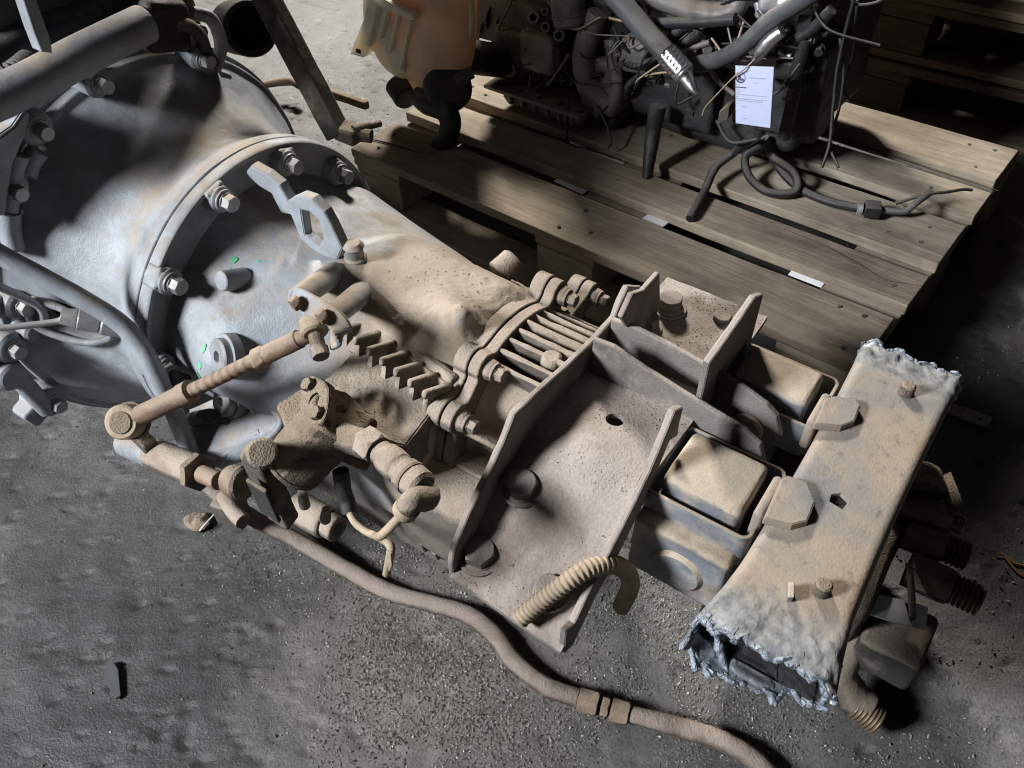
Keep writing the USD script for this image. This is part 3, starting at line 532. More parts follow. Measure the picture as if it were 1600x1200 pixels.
# --- crossmember: hollow beam torn and burnt off at both ends
CM = UsdGeom.Xform.Define(stage, numbered('/World/gearbox/crossmember'))
cb0, cb1 = -.170, .300; ca0, ca1, ctop, hgt_ = 1.043, 1.162, .098, .054
rng = np.random.default_rng(11)
NB, prof2 = 130, []
rr = .012
def sect(inset):                                        # outline of the box section, counter-clockwise from the lower front edge
    x0, x1, z0, z1, r = ca0+inset, ca1-inset, ctop-hgt_+inset, ctop-inset, rr-inset*.6; o = []
    for cx, cz, t0 in ((x1-r, z1-r, 0), (x0+r, z1-r, 90), (x0+r, z0+r, 180), (x1-r, z0+r, 270)):
        for t in np.linspace(t0, t0+90, 8): o.append((cx+r*math.cos(math.radians(t)), cz+r*math.sin(math.radians(t))))
    return A_(o)
so_, si_ = sect(0), sect(.0055)
def dense(s_, m_=120):
    c_ = np.vstack([s_, s_[:1]]); L_ = np.r_[0, np.cumsum(np.linalg.norm(np.diff(c_, axis=0), axis=1))]; t = np.linspace(0, L_[-1], m_, endpoint=False); return np.stack([np.interp(t, L_, c_[:, i]) for i in (0, 1)], 1)
K = 150; so_, si_ = dense(so_, K), dense(si_, K)
ends0 = cb0 + .013*(noise(np.stack([np.arange(K)*.33, 0*np.arange(K), 0*np.arange(K)], -1), 5)-.5) + .006*(noise(np.stack([np.arange(K)*1.1, 0*np.arange(K), 0*np.arange(K)], -1), 6)-.5)
ends0 += np.where(so_[:, 1] < ctop-hgt_*.5, -.020, 0) + .03*np.clip((so_[:, 0]-1.10)/.06, 0, 1)*np.where(so_[:, 1] > ctop-.02, 0, 1)
ends1 = cb1 + .010*(noise(np.stack([np.arange(K)*.3, 3+0*np.arange(K), 0*np.arange(K)], -1), 7)-.5)
tt = np.r_[0, np.cumsum(np.where((np.arange(NB-1) < 40) | (np.arange(NB-1) > NB-26), .3, 1.))]; tt /= tt[-1]
def skin(s_):
    b_ = ends0[None]*(1-tt[:, None]) + ends1[None]*tt[:, None]; g_ = np.stack([np.broadcast_to(s_[:, 0], b_.shape), b_, np.broadcast_to(s_[:, 1], b_.shape)], -1).copy()
    ctr = (cb0+cb1)/2; sag = .006*((g_[..., 1]-ctr)/.24)**2
    nearw = np.clip(1-(g_[..., 1]-cb0)/.09, 0, 1)**1.6
    farw = np.clip(1-(cb1-g_[..., 1])/.05, 0, 1)**1.5
    nz = fbm(g_*38, 3, 12)-.5; nz2 = fbm(g_*110, 3, 13)-.5
    up_ = (s_[:, 1] > ctop-.02)[None]
    g_[..., 2] += -sag*1.2 + nearw*(nz*.017 + nz2*.006 - .006*up_) + farw*(nz2*.014+.004*up_)
    g_[..., 0] += nearw*(nz*.012+nz2*.005 + .010*np.sign(g_[..., 0]-1.1)) + farw*nz2*.006
    g_[..., 0] += np.sign(g_[..., 0]-1.1)*.006*(((g_[..., 1]-ctr)/.235)**2-.35)*np.clip(abs(g_[..., 0]-1.1025)/.05, 0, 1)
    g_[..., 2] += (fbm(g_*9, 2, 14)-.5)*.006
    return g_
so3, si3 = skin(so_), skin(si_); si3[..., 1] += .0
q = np.arange(NB*K).reshape(NB, K); qn = np.roll(q, -1, axis=1)
F1 = np.stack([q[:-1], qn[:-1], qn[1:], q[1:]], -1).reshape(-1, 4); off_ = NB*K
cap0 = np.stack([q[0], q[0]+off_, qn[0]+off_, qn[0]], -1); cap1 = np.stack([q[-1], qn[-1], qn[-1]+off_, q[-1]+off_], -1)
beam = trimesh.Trimesh(np.vstack([so3.reshape(-1, 3), si3.reshape(-1, 3)]), np.vstack([quads(F1), quads(F1[:, ::-1]+off_), quads(cap0), quads(cap1)]), process=False); beam.fix_normals()
bm = mani(beam)
hx = P(1310, 785, c=ctop-.003)
if abs(bm.volume()) > 1e-6:
    pts5 = [(.0105*math.cos(t), .0115*math.sin(t)) for t in np.radians([20, 88, 150, 205, 300])]
    bm = bm - plate(pts5, .03, (hx[0], hx[1], ctop-.005), (1, .2, 0), (-.2, 1, 0), 0)
obj('beam', bm if abs(bm.volume()) > 1e-6 else beam, 'beam_steel', CM, smooth=45)
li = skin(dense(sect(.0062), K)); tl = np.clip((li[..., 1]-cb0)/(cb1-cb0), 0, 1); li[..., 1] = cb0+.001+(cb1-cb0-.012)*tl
obj('inner_wall', trimesh.Trimesh(li.reshape(-1, 3), quads(F1[:, ::-1]), process=False), 'soot', CM, smooth=45)  # plain black liner just inside the hollow beam
# torch-cut slag: small beads and runs of once-molten metal along the rims
def beads(curve, n, r, seed, stretch=1.0):
    g = np.random.default_rng(seed); ms = []
    for i in range(n):
        t = g.uniform(0, len(curve)-1); k = int(t); p = curve[k]*(1-(t-k)) + curve[min(k+1, len(curve)-1)]*(t-k); d_ = unit(curve[min(k+2, len(curve)-1)]-curve[max(k-1, 0)]+1e-6); s_ = r*(.35+1.1*g.random()**2)
        m = trimesh.creation.icosphere(2, 1.0); m.vertices *= 1+.45*(noise(m.vertices*1.6+i*3.1, seed)-.5)[:, None]
        x, y, z = basis(d_); q_ = m.vertices*s_; L_ = g.uniform(1., 2.6)*stretch; m.vertices = p+q_[:, :1]*x+q_[:, 1:2]*y+q_[:, 2:]*L_*d_+g.normal(0, r*.3, 3); ms.append(m)
    return trimesh.util.concatenate(ms)
rim0 = np.vstack([so3[0], so3[0][:1]])*.5+np.vstack([si3[0], si3[0][:1]])*.5
obj('cut_edge', beads(rim0, 380, .0026, 3, 1.2), 'slag', CM, smooth=True, label='ragged silvery torch-cut rim at the near end')
um = so_[:, 1] > ctop-.03; uprim = np.roll(so3[-1], -int(np.argmin(um))-1, axis=0)[np.roll(um, -int(np.argmin(um))-1)]; 
obj('cut_edge', beads(uprim, 90, .0020, 4, 1.2), 'slag', CM, smooth=True, label='silvery torch-cut rim at the far end')
# webs of melted metal hanging across the open end
for k, (i0, i1) in enumerate(((66, 100),)):
    p0_, p1_ = so3[0][i0], so3[0][i1]; obj('slag_web', rough(tube([p0_+A_([0, .004, 0]), p0_*.7+p1_*.3+A_([0, .012, .006]), p0_*.35+p1_*.65+A_([0, .010, -.004]), p1_+A_([0, .004, 0])], [.0035, .006, .003, .006, .0045, .003], 8), .003, 160, .004, 210+k), 'slag', CM, smooth=50)
# hooked tabs holding the mounts, studs
for (pts, seed) in ((((1195, 808), (1222, 748), (1232, 742), (1262, 752), (1274, 782), (1262, 812), (1238, 818)), 1), (((1275, 660), (1290, 622), (1305, 618), (1338, 622), (1345, 632), (1336, 656), (1315, 664)), 2)):
    pl = [tuple(P(u, v, c=ctop+.010)[:2]) for u, v in pts]
    obj('tab', rough(plate(Polygon(pl).buffer(.001), .011, (0, 0, ctop+.003), (1, 0, 0), (0, 1, 0), .002), .0005, 50, .006, seed), 'beam_steel', CM)
    c0_ = A_(pl).mean(0); y0_ = A_(pl)[:, 1]
    obj('tab', box((ca0-.014, y0_.min()+.002, ctop-.045), (ca0-.002, y0_.max()-.006, ctop+.006), .004), 'beam_steel', CM)
for (u, v) in ((1416, 612), (1284, 922)):
    q = P(u, v, c=ctop); obj('stud', cyl(q-A_([0, 0, .004]), q+A_([0, 0, .013]), .0095, .0085, ch=.002), 'grimy_steel', CM)
q = P(1235, 925, c=ctop+.004); obj('scrap', obox(q, (1, .4, .3), (-.4, 1, .2), (0, -.2, 1), (.006, .016, .014), .001), 'pad_steel', CM)
# --- output drive and pipe unions under the beam
PU = UsdGeom.Xform.Define(stage, numbered('/World/gearbox/retarder_valve'))
obj('body', rough(box((1.08, .02, -.235), (1.185, .27, -.06), .02), .002, 30, .012, 61), 'grimy_steel', PU)
obj('body', rough(box((1.0, -.02, -.22), (1.10, .22, .0), .02), .002, 30, .014, 62), 'dark_iron', PU)
for args in ((1425, 790, 1506, 822, -.05, .0165, 'nut'), (1450, 845, 1512, 870, -.075, .019, 'thread'), (1455, 905, 1532, 940, -.095, .020, 'thread')):
    p0 = args
    u0, v0, u1, v1, c_, r, kind = args; a0_, a1_ = P(u0, v0, c=c_), P(u1, v1, c=c_); d_ = unit(a1_-a0_); L = np.linalg.norm(a1_-a0_)
    obj('hexagon', rough(hexprism(a0_-d_*.03, d_, r*2.2, .03+L*.40), .0004, 60, .008, int(u0)), 'grimy_steel', PU, smooth=25)
    if kind == 'thread':
        zz = np.linspace(0, L*.6, 140); pr = [(0, r*.5)] + [(t, r*(.84+.15*abs(math.sin(t/.0062*math.pi)))) for t in zz] + [(L*.6, r*.5)]
        obj('thread', lathe(a0_+d_*L*.4, d_, pr, 32), 'brass_thread', PU, smooth=25)
    else:
        obj('nut', hexprism(a0_+d_*L*.4, d_, r*1.9, L*.35), 'rusty_steel', PU); obj('nipple', cyl(a0_+d_*L*.7, a1_, r*.7, ch=.002), 'brass_thread', PU)
obj('knob', rough(cyl(P(1440, 770, c=-.03), P(1440, 735, c=-.03)-A_([0, 0, .0]), .03, .024, ch=.006), .003, 40, .006, 63), 'grimy_steel', PU)
ear = [P(*q_, c=-.025)[:2] for q_ in ((1470, 745), (1485, 738), (1500, 775), (1505, 790), (1495, 800), (1485, 790), (1478, 765))]
obj('ear', plate([tuple(e_) for e_ in ear], .016, (0, 0, -.03), (1, 0, 0), (0, 1, 0), .002), 'grimy_steel', PU)
st_ = [tuple(P(*q_, c=-.085)[:2]) for q_ in ((1352, 958), (1364, 928), (1412, 938), (1420, 966), (1428, 966), (1432, 943), (1450, 950), (1446, 985), (1400, 974))]
obj('flat_strip', plate(st_, .003, (0, 0, -.085), (1, 0, 0), (0, 1, 0), .0005), 'raw_plate', PU, label='bright bare metal strip with a slot')
obj('lever', tube([P(1420, 880, c=-.06), P(1424, 925, c=-.075), P(1426, 965, c=-.08)], .0045), 'grimy_steel', PU)
obj('flange_block', rough(obox(P(1395, 1000, c=-.14), (1, 0, 0), (0, 1, 0), (0, 0, 1), (.075, .085, .06), .006), .0012, 40, .008, 64), 'dusty_iron', PU)
obj('drum', rough(cyl(P(1390, 985, c=-.15), P(1440, 1005, c=-.15), .032, ch=.004), .0012, 40, .008, 65), 'dark_iron', PU)
obj('elbow', rough(tube([P(1345, 960, c=-.13), P(1325, 1010, c=-.16), P(1310, 1050, c=-.19), P(1330, 1085, c=-.215), P(1352, 1105, c=-.225)], .023, 16), .002, 40, .008, 66), 'dusty_iron', PU, smooth=50)
a0_ = P(1335, 1100, c=-.22); a1_ = P(1358, 1118, c=-.225); d_ = unit(a1_-a0_)
obj('thread', lathe(a0_, d_, [(0, .01)] + [(t, .019*(.86+.13*abs(math.sin(t/.005*math.pi)))) for t in np.linspace(0, .035, 80)] + [(.035, .01)], 24), 'brass_thread', PU, smooth=25)
# --- pipe along the bell housing, speed sensor and its rod
obj('air_pipe', tube([P(-40, 372, a=.11), P(0, 398, a=.125), P(60, 430, a=.155), P(130, 468, a=.195), P(185, 503, a=.230), P(215, 535, a=.252), P(238, 572, a=.272), P(262, 620, a=.288), P(282, 668, a=.30), P(300, 712, a=.31)], .0125, 16), 'cast_aluminium', G, smooth=60)
SP = P(120, 498, a=.135); SQ = P(180, 508, a=.165); sd = unit(SQ-SP)
sen = obj('speed_sensor', cyl(SP, SP+sd*.03, .0145, ch=.002) + cyl(SP+sd*.03, SP+sd*.06, .0165, ch=.002) + cyl(SP-sd*.02, SP, .011, .0135), 'bolt_steel', G, smooth=35)
obj('lead', tube([SP-sd*.015, P(90, 502, a=.12), P(45, 508, a=.10), P(0, 512, a=.08), P(-40, 506, a=.06)], .0045, 8), 'bolt_steel', sen, smooth=60)
obj('bracket_arm', tube([P(70, 500, a=.07), P(62, 480, a=.07), P(30, 462, a=.06), P(-20, 440, a=.05)], .006, 8), 'bolt_steel', G, smooth=60)
# cast wall below the pipe, rounded window pads
for (u, v, a_, r) in ((20, 590, .05, .03), (52, 520, .05, .02)):
    q = P(u, v, a=a_); obj('boss', cyl(q-ax*.05, q+ax*.004, r*.8, r*.7, ch=.004), 'cast_aluminium', BELL)
for (u0, v0, u1, v1) in ((28, 240, 10, 330), (60, 235, 40, 275), (15, 330, 22, 390), (16, 575, 75, 640)):
    p0, p1 = P(u0, v0, a=.04), P(u1, v1, a=.04); obj('rib', tube([p0, (p0+p1)/2-ax*.004, p1], .014, 12), 'cast_aluminium', BELL, smooth=60)
# --- things bolted above the flywheel housing (upper left): thick pipe, bracket, end of the engine with an added light blocker
obj('coolant_pipe', tube([P(-90, 190, a=.05), P(-20, 160, a=.06), P(50, 128, a=.065), P(120, 90, a=.065), P(180, 60, a=.06), P(225, 38, a=.055)], .0255, 20), 'cast_aluminium', G, smooth=60)
q0 = P(222, 40, a=.055); q1 = P(292, 40, a=.03)
obj('pipe_flange', rough(obox((q0+q1)/2, unit(q1-q0), (0, .3, 1), (1, 0, 0), (.09, .07, .03), .01), .002, 40, .01, 71), 'dark_iron', G)
obj('engine_end', rough(box((-.9, -.36, -.06), (-.034, .22, .37), .03), .004, 12, .03, 72), 'black_rubber', G, smooth=50)  # engine end, sized so that its shadow covers the bell
obj('engine_end', rough(box((-.9, -.12, .30), (-.06, .235, .62), .03), .004, 12, .03, 172), 'black_rubber', G, smooth=50)  # unseen raised box, added only to block the lamps
obj('flywheel_cover', ring((0, .008, 0), ax, [(-.05, .22), (-.05, .312), (-.032, .312), (-.032, .22)], 96), 'dark_iron', G)
tr = [P(300, 20, a=.02), P(330, 30, a=.03), P(345, 70, a=.03), P(335, 110, a=.035)]
obj('bent_bracket', tube(tr, .010, 10), 'cast_aluminium', G, smooth=60)
obj('bent_bracket', tube([P(255, 52, a=.04), P(285, 38, a=.05), P(310, 52, a=.05), P(322, 80, a=.045), P(334, 100, a=.04)], .0095, 10), 'grimy_steel', G, smooth=60)
obj('edge_bracket', plate([tuple(P(u, v, a=.10)[1:]) for u, v in ((18, -40), (30, 0), (45, 45), (58, 78), (74, 80), (72, 60), (50, 0), (40, -40))], .02, (.10, 0, 0), (0, 1, 0), (0, 0, 1), .0015), 'cast_aluminium', G)
cg = [P(-40, 165, a=.02), P(0, 125, a=.02), P(25, 108, a=.02), P(45, 92, a=.0)]
obj('ribbed_hose', tube(cg, .012, 12, 30, rfun=lambda s: 1+.14*math.sin(s/.006*2*math.pi)), 'black_rubber', G, smooth=50)
# edge of the housing seen at the far left
obj('housing_edge', rough(plate([tuple(P(u, v, a=.035)[1:]) for u, v in ((-30, 330), (-30, 215), (5, 190), (22, 165), (34, 172), (26, 205), (6, 250), (-5, 330))], .05, (.03, 0, 0), (0, 1, 0), (0, 0, 1), .004), .001, 50, .01, 73), 'cast_aluminium', G)
# far side: round duct with a dark bore, slanting brace with its hanger
dc = P(392, 45, a=-.06); dn = unit(A_([.72, -.35, .30]))
obj('duct', ring(dc-dn*.12, dn, [(0, .036), (0, .046), (.115, .046), (.12, .044), (.12, .036)], 48) + cyl(dc-dn*.12, dc-dn*.10, .04), 'dark_iron', G, smooth=40)
b0_, b1_ = P(418, 0, a=.04), P(530, 212, a=.17); bx_ = unit(b1_-b0_)
yb = unit(np.cross(A_([-.4, .9, .25]), bx_)); zb = np.cross(bx_, yb)
br_ = obj('brace', rough(obox((b0_+b1_)/2-bx_*.03, bx_, yb, zb, (np.linalg.norm(b1_-b0_)+.06, .036, .030), .003), .0008, 40, .01, 74), 'dusty_iron', G, smooth=35)
q = P(545, 208, a=.19)
obj('hanger', rough(box(q-A_([.025, .014, .014]), q+A_([.02, .018, .012]), .005) + cyl(q, q+A_([.035, .015, -.002]), .011), .002, 60, .006, 75), 'grimy_steel', br_)
obj('bleed_nipple', cyl(P(552, 204, a=.20), P(578, 197, a=.21), .0085, .007) + cyl(P(575, 198, a=.21), P(594, 193, a=.215), .005, .0055), 'grimy_steel', br_)
# --- shift linkage on the near side: rod with ball ends
r0, r1 = P(205, 656, b=-.285), P(494, 517, b=-.135); rd = unit(r1-r0); RL = np.linalg.norm(r1-r0)
SH = UsdGeom.Xform.Define(stage, numbered('/World/gearbox/shift_rod'))
zz = np.linspace(0, RL, 260)
def thr(t): return abs(math.sin(t/.0028*math.pi))
pr = []
for t in zz:
    k = t/RL
    r = .0138 if k < .30 else .0155 if k < .355 else .0085+.0012*thr(t) if k < .70 else .0118 if k < .92 else .010
    pr.append((t, r))
obj('rod', rough(lathe(r0, rd, [(0, .002)] + pr + [(RL, .002)], 20), .0005, 90, .02, 81), 'rusty_steel', SH, smooth=30)
obj('lock_nut', hexprism(r0+rd*RL*.70, rd, .024, .018), 'rusty_steel', SH)
ez = unit(A_([.35, -.62, .70])); e0 = r0-rd*.006
obj('ball_joint', rough(cyl(e0-ez*.020, e0+ez*.020, .024, ch=.003), .0007, 50, .006, 82), 'conduit', SH, smooth=35)
obj('ball', cyl(e0+ez*.0195, e0+ez*.022, .0155, ch=.001), 'grimy_steel', SH)
obj('collar', ring(e0, ez, [(-.012, .02), (-.012, .0262), (-.004, .0262), (-.004, .02)], 40), 'grimy_steel', SH)
b_ = P(490, 512, b=-.135); pz = unit(A_([.72, -.55, -.25]))
obj('ball_joint', cyl(b_-pz*.012, b_+pz*.010, .0165, ch=.003), 'conduit', SH)
obj('pin', cyl(b_+pz*.010, b_+pz*.030, .009, ch=.001), 'grimy_steel', SH); obj('nut', hexprism(b_+pz*.028, pz, .019, .014), 'dusty_housing', SH)
# lever bracket on two bosses
LV = UsdGeom.Xform.Define(stage, numbered('/World/gearbox/lever_bracket'))
h1, h2 = P(466, 466, b=-.125), P(512, 500, b=-.125)
for h, (u, v) in ((h1, (515, 432)), (h2, (560, 462))):
    t_, _ = on(u, v); obj('boss', cyl(t_+unit(t_-h)*.02, h, .0165, .0135, ch=.002), 'cast_aluminium', LV)
pts = [P(460, 462, b=-.128), P(490, 478, b=-.129), P(518, 494, b=-.13), P(532, 510, b=-.131), P(533, 524, b=-.133), P(520, 532, b=-.136)]
vs = spline(pts, 6); nn_ = unit(A_([.25, -.72, .65])); tw = unit(A_([-.2, -.6, -.75]))
sm = []
for i in range(len(vs)-1):
    d_ = unit(vs[i+1]-vs[i]); sm.append(obox((vs[i]+vs[i+1])/2, d_, tw-(tw@d_)*d_, np.cross(d_, unit(tw-(tw@d_)*d_)), (np.linalg.norm(vs[i+1]-vs[i])+.004, .024, .006), .0015))
obj('strap', Manifold.batch_boolean(sm, __import__('manifold3d').OpType.Add), 'cast_aluminium', LV)
for u, v in ((464, 472), (506, 493)):
    q = P(u, v, b=-.138); obj('bolt', hexprism(q+A_([0, .004, 0]), unit(A_([-.2, -.8, -.2])), .015, .011, rot=20), 'rusty_steel', LV)
# --- cross shaft: big sleeve, nut, ball, cranked lever
CS = UsdGeom.Xform.Define(stage, numbered('/World/gearbox/cross_shaft'))
s0, s1 = P(196, 690, b=-.275), P(322, 743, b=-.275); sd = unit(s1-s0)
obj('sleeve', rough(cyl(s0, s0+(s1-s0)*.90, .0215, ch=.006), .0008, 50, .007, 84), 'cast_aluminium', CS, smooth=40)
obj('sleeve', rough(cyl(s0+(s1-s0)*.38, s0+(s1-s0)*.9, .0228, ch=.002), .001, 50, .007, 85), 'dusty_housing', CS, smooth=40)
obj('lock_nut', hexprism(s0+(s1-s0)*.88, sd, .046, .012), 'grimy_steel', CS); obj('shaft', cyl(s1-sd*.01, s1+sd*.03, .0125, ch=.001), 'rusty_steel', CS)
jp = P(368, 752, b=-.27)
bl_ = trimesh.creation.icosphere(3, .0215); bl_.apply_translation(jp); obj('ball', rough(bl_, .0012, 60, .01, 86), 'rusty_steel', CS, smooth=60)
jz = unit(A_([.8, .1, .2])); obj('boot', ring(jp+jz*.012, jz, [(-.004, .012), (-.004, .0235), (.002, .0245), (.006, .021), (.006, .012)], 40), 'grimy_steel', CS)
k0, k1 = P(205, 668, b=-.283), P(232, 695, b=-.28); obj('arm', obox((k0+k1)/2, k1-k0, (.2, 1, 0), (0, 0, 1), (np.linalg.norm(k1-k0)+.02, .02, .026), .004), 'dusty_housing', CS)
lv0, lv1 = P(402, 718, b=-.255), P(440, 800, b=-.26); ld = unit(lv1-lv0)
obj('crank', rough(obox((lv0+lv1)/2, ld, (0, 1, .3), (1, 0, 0), (np.linalg.norm(lv1-lv0)+.02, .026, .036), .004), .0012, 50, .006, 87), 'grimy_steel', CS)
obj('plate', rough(obox(P(412, 782, b=-.28), ld, (0, 1, .3), (1, 0, 0), (.055, .006, .034), .002), .0004, 50, .008, 88), 'dusty_iron', CS)
obj('crank_end', rough(cyl(P(398, 712, b=-.24), P(410, 708, b=-.29), .017, ch=.003), .0015, 60, .005, 89), 'grimy_steel', CS)
# --- sheet tray under the plugs (near side, bright)
gp = [P(*q_[:2], c=q_[2]) for q_ in ((296, 640, -.05), (360, 612, -.025), (415, 620, -.012), (440, 668, -.03), (402, 706, -.07), (345, 732, -.10), (302, 714, -.09))]
obj('guard_plate', rough(Manifold.hull_points(A_([g_+A_([0, .3, -1])*t_ for g_ in gp for t_ in (0, .006)], np.float32)), .0012, 26, .008, 90), 'cast_aluminium', G, smooth=40)
obj('guard_lip', tube([gp[1]+A_([0, 0, .004]), gp[2]+A_([0, 0, .006]), (gp[2]+gp[3])/2+A_([.003, 0, .006]), gp[3]+A_([0, 0, .006]), gp[4]+A_([0, 0, .004])], .0055, 8), 'cast_aluminium', G, smooth=60)
obj('guard_fold', tube([gp[3]*.6+gp[4]*.4-A_([.02, 0, 0]), (gp[4]+gp[5])/2-A_([.02, 0, -.004]), gp[5]-A_([.004, 0, -.004])], .007, 8), 'cast_aluminium', G, smooth=60)
obj('guard_lip', tube([P(u, v, c=-.05) for u, v in ((425, 655), (445, 640), (462, 655), (470, 690))], .005, 8), 'rusty_steel', G, smooth=60)
q = P(352, 628, c=-.02); n_ = unit(A_([-.2, -.8, .5]))
o = obj('filler_plug', cyl(q-n_*.03, q+n_*.008, .021, ch=.002) - hexprism(q+n_*.002, n_, .013, .01, ch=0), 'bolt_steel', G, smooth=30); obj('collar', cyl(q-n_*.045, q-n_*.004, .025, ch=.002), 'cast_aluminium', o)
obj('small_valve', rough(cyl(P(262, 590, a=.28), P(292, 600, a=.29), .013, ch=.002), .001, 60, .005, 91), 'dark_iron', G); obj('small_valve', cyl(P(300, 655, b=-.21), P(330, 650, b=-.21), .011, ch=.003), 'dark_iron', G)
# --- shift actuator: caked cylinder, lump above it, row of unions to the right
AC = UsdGeom.Xform.Define(stage, numbered('/World/gearbox/shift_actuator'))
c0_, c1_ = P(528, 655, b=-.185), P(462, 722, b=-.225)
ca_ = unit(c1_-c0_); 
obj('cylinder', rough(cyl(c0_-ca_*.01, c1_, .039, ch=.0035), .0020, 90, .0045, 92, 4), 'caked_dirt', AC, smooth=40)
obj('end_ring', rough(ring(c1_, ca_, [(-.006, .02), (-.006, .0405), (.001, .0405), (.001, .02)], 48), .0010, 90, .0045, 192), 'caked_dirt', AC, smooth=40)
f0_ = P(498, 628, b=-.19); fn_ = unit(A_([-.35, -.5, .8]))
fl_ = plate(Polygon([(.030*math.cos(t)*(1+.28*math.cos(2*t)), .024*math.sin(t)) for t in np.linspace(0, 6.2, 40)]), .014, f0_, *basis(fn_)[:2], .002) - cyl(f0_-fn_*.02, f0_+fn_*.02, .009)
obj('flange', rough(fl_ + cyl(f0_-fn_*.03, f0_-fn_*.004, .017), .0022, 80, .0045, 93, 4), 'caked_dirt', AC, smooth=40)
for dx in (-.024, .024):
    o = f0_+basis(fn_)[0]*dx; obj('bolt', hexprism(o+fn_*.006, fn_, .015, .009), 'caked_dirt', AC)
obj('block', rough(obox(P(540, 676, b=-.175), (1, .1, -.1), (-.1, 1, .3), (0, -.3, 1), (.074, .055, .058), .005), .0026, 70, .005, 194, 4), 'caked_dirt', AC, smooth=40)
obj('block', rough(obox(P(480, 655, b=-.175), (1, -.5, -.2), (.5, 1, .3), (0, -.3, 1), (.06, .055, .05), .008), .003, 60, .005, 195, 4), 'caked_dirt', AC, smooth=40)
obj('neck', rough(cyl(P(535, 682, b=-.20), P(590, 700, b=-.20), .017, ch=.002), .0018, 80, .005, 94), 'grimy_steel', AC, smooth=40)
v0, v1 = P(575, 690, b=-.215), P(660, 762, b=-.235); vd = unit(v1-v0); VL = np.linalg.norm(v1-v0)
obj('union', rough(hexprism(v0-vd*.004, vd, .033, VL*.25), .0010, 80, .0045, 95), 'dusty_housing', AC, smooth=30)
obj('union', rough(lathe(v0+vd*VL*.24, vd, [(0, .014), (VL*.10, .014), (VL*.11, .0165), (VL*.22, .0175), (VL*.33, .0175), (VL*.36, .0155), (VL*.40, .0150), (VL*.43, .0150)], 32), .0008, 90, .0045, 96), 'dusty_housing', AC, smooth=30)
obj('union', rough(cyl(v0+vd*VL*.65, v1+vd*.002, .0180, ch=.004), .0008, 90, .0045, 195), 'dusty_housing', AC, smooth=35)
obj('union_ring', ring(v0+vd*VL*.80, vd, [(-.002, .016), (-.002, .0191), (.002, .0191), (.002, .016)], 36), 'grimy_steel', AC)
obj('union_elbow', rough(tube([v1-vd*.012, v1+A_([.004, 0, -.012]), P(645, 782, b=-.26), P(634, 797, b=-.265)], [.016, .015, .0125, .0115], 14), .0008, 80, .006, 96), 'dusty_housing', AC, smooth=50)
e0_ = P(634, 797, b=-.265); obj('sleeve_end', ring(e0_, unit(e0_-P(645, 782, b=-.26)), [(-.008, .008), (-.008, .0135), (.003, .0135), (.003, .008)], 28), 'conduit', AC)
# wires leaving the actuator
obj('wire', tube([P(634, 797, b=-.265), P(618, 815, b=-.27), P(598, 835, b=-.275), P(592, 838, b=-.275)], .0052, 8), 'conduit', AC, smooth=60)
obj('plug', rough(tube([P(532, 735, b=-.2), P(538, 770, b=-.21), P(545, 800, b=-.22)], .0105, 10), .002, 60, .005, 98), 'black_rubber', AC, smooth=50)
obj('wire', tube([P(545, 800, b=-.22), P(556, 818, b=-.235), P(575, 832, b=-.25), P(597, 842, b=-.27), P(611, 855, b=-.285), P(608, 875, b=-.29), P(604, 897, b=-.295)], .0048, 8), 'conduit', AC, smooth=60)
tp = [P(606, 858, b=-.292), P(614, 862, b=-.292), P(612, 885, b=-.296), P(602, 906, b=-.298), P(598, 902, b=-.298), P(605, 880, b=-.295)]
obj('tape_end', plate([(q_[0], q_[2]) for q_ in tp], .003, (0, -.294, 0), (1, 0, 0), (0, 0, 1), .0004), 'conduit', AC)
# solenoid end and lower parts
so0, so1 = P(462, 790, b=-.2), P(528, 828, b=-.2); od = unit(so1-so0)
SO = UsdGeom.Xform.Define(stage, numbered('/World/gearbox/solenoid'))
obj('body', rough(cyl(so0, so0+(so1-so0)*.75, .024, ch=.003), .0015, 50, .006, 100), 'dusty_housing', SO, smooth=40)
obj('cap', rough(cyl(so0+(so1-so0)*.75, so1, .019, ch=.003), .0012, 60, .005, 101), 'dusty_housing', SO, smooth=40); obj('bore', cyl(so1-od*.004, so1+od*.001, .010), 'dark_iron', SO)
obj('nipple', cyl(P(476, 790, b=-.215), P(472, 768, b=-.22), .008, .006, ch=.002), 'dusty_housing', SO); obj('nipple', cyl(P(508, 812, b=-.215), P(510, 796, b=-.22), .008, .006, ch=.002), 'dusty_housing', SO)
for pts_, r, m_ in ((((350, 775), (365, 800), (380, 815)), .012, 'dusty_housing'), (((548, 735), (600, 765), (660, 800), (700, 850)), .012, 'dusty_housing')):
    obj('lower_rail', rough(tube([P(u, v, z=.14) for u, v in pts_], r, 10), .0008, 60, .01, 102), m_, G, smooth=60)
obj('lower_bracket', rough(obox(P(362, 798, z=.10), (1, .2, .1), (-.2, 1, 0), (0, 0, 1), (.05, .03, .05), .004), .001, 50, .008, 103), 'dusty_housing', G)
for (u, v, r) in ((672, 830, .026), (668, 812, .02), (690, 850, .02)):
    q = P(u, v, b=-.13); obj('lower_clamp', rough(obox(q, (1, -.3, .1), (.3, 1, .2), (0, -.2, 1), (r*1.3, r*1.9, r*1.2), .003), .0012, 70, .005, u), 'dusty_housing', G, smooth=35)
sump = lambda p: smin(d_box(p, (.26, -.14, -.235), (.72, .19, -.05), .04), d_box(p, (.60, -.16, -.16), (.76, .2, .0), .03), .03)
obj('sump', net(sump, (.24, -.2, -.26), (.8, .24, .03), .009), 'dusty_housing', G, smooth=True)
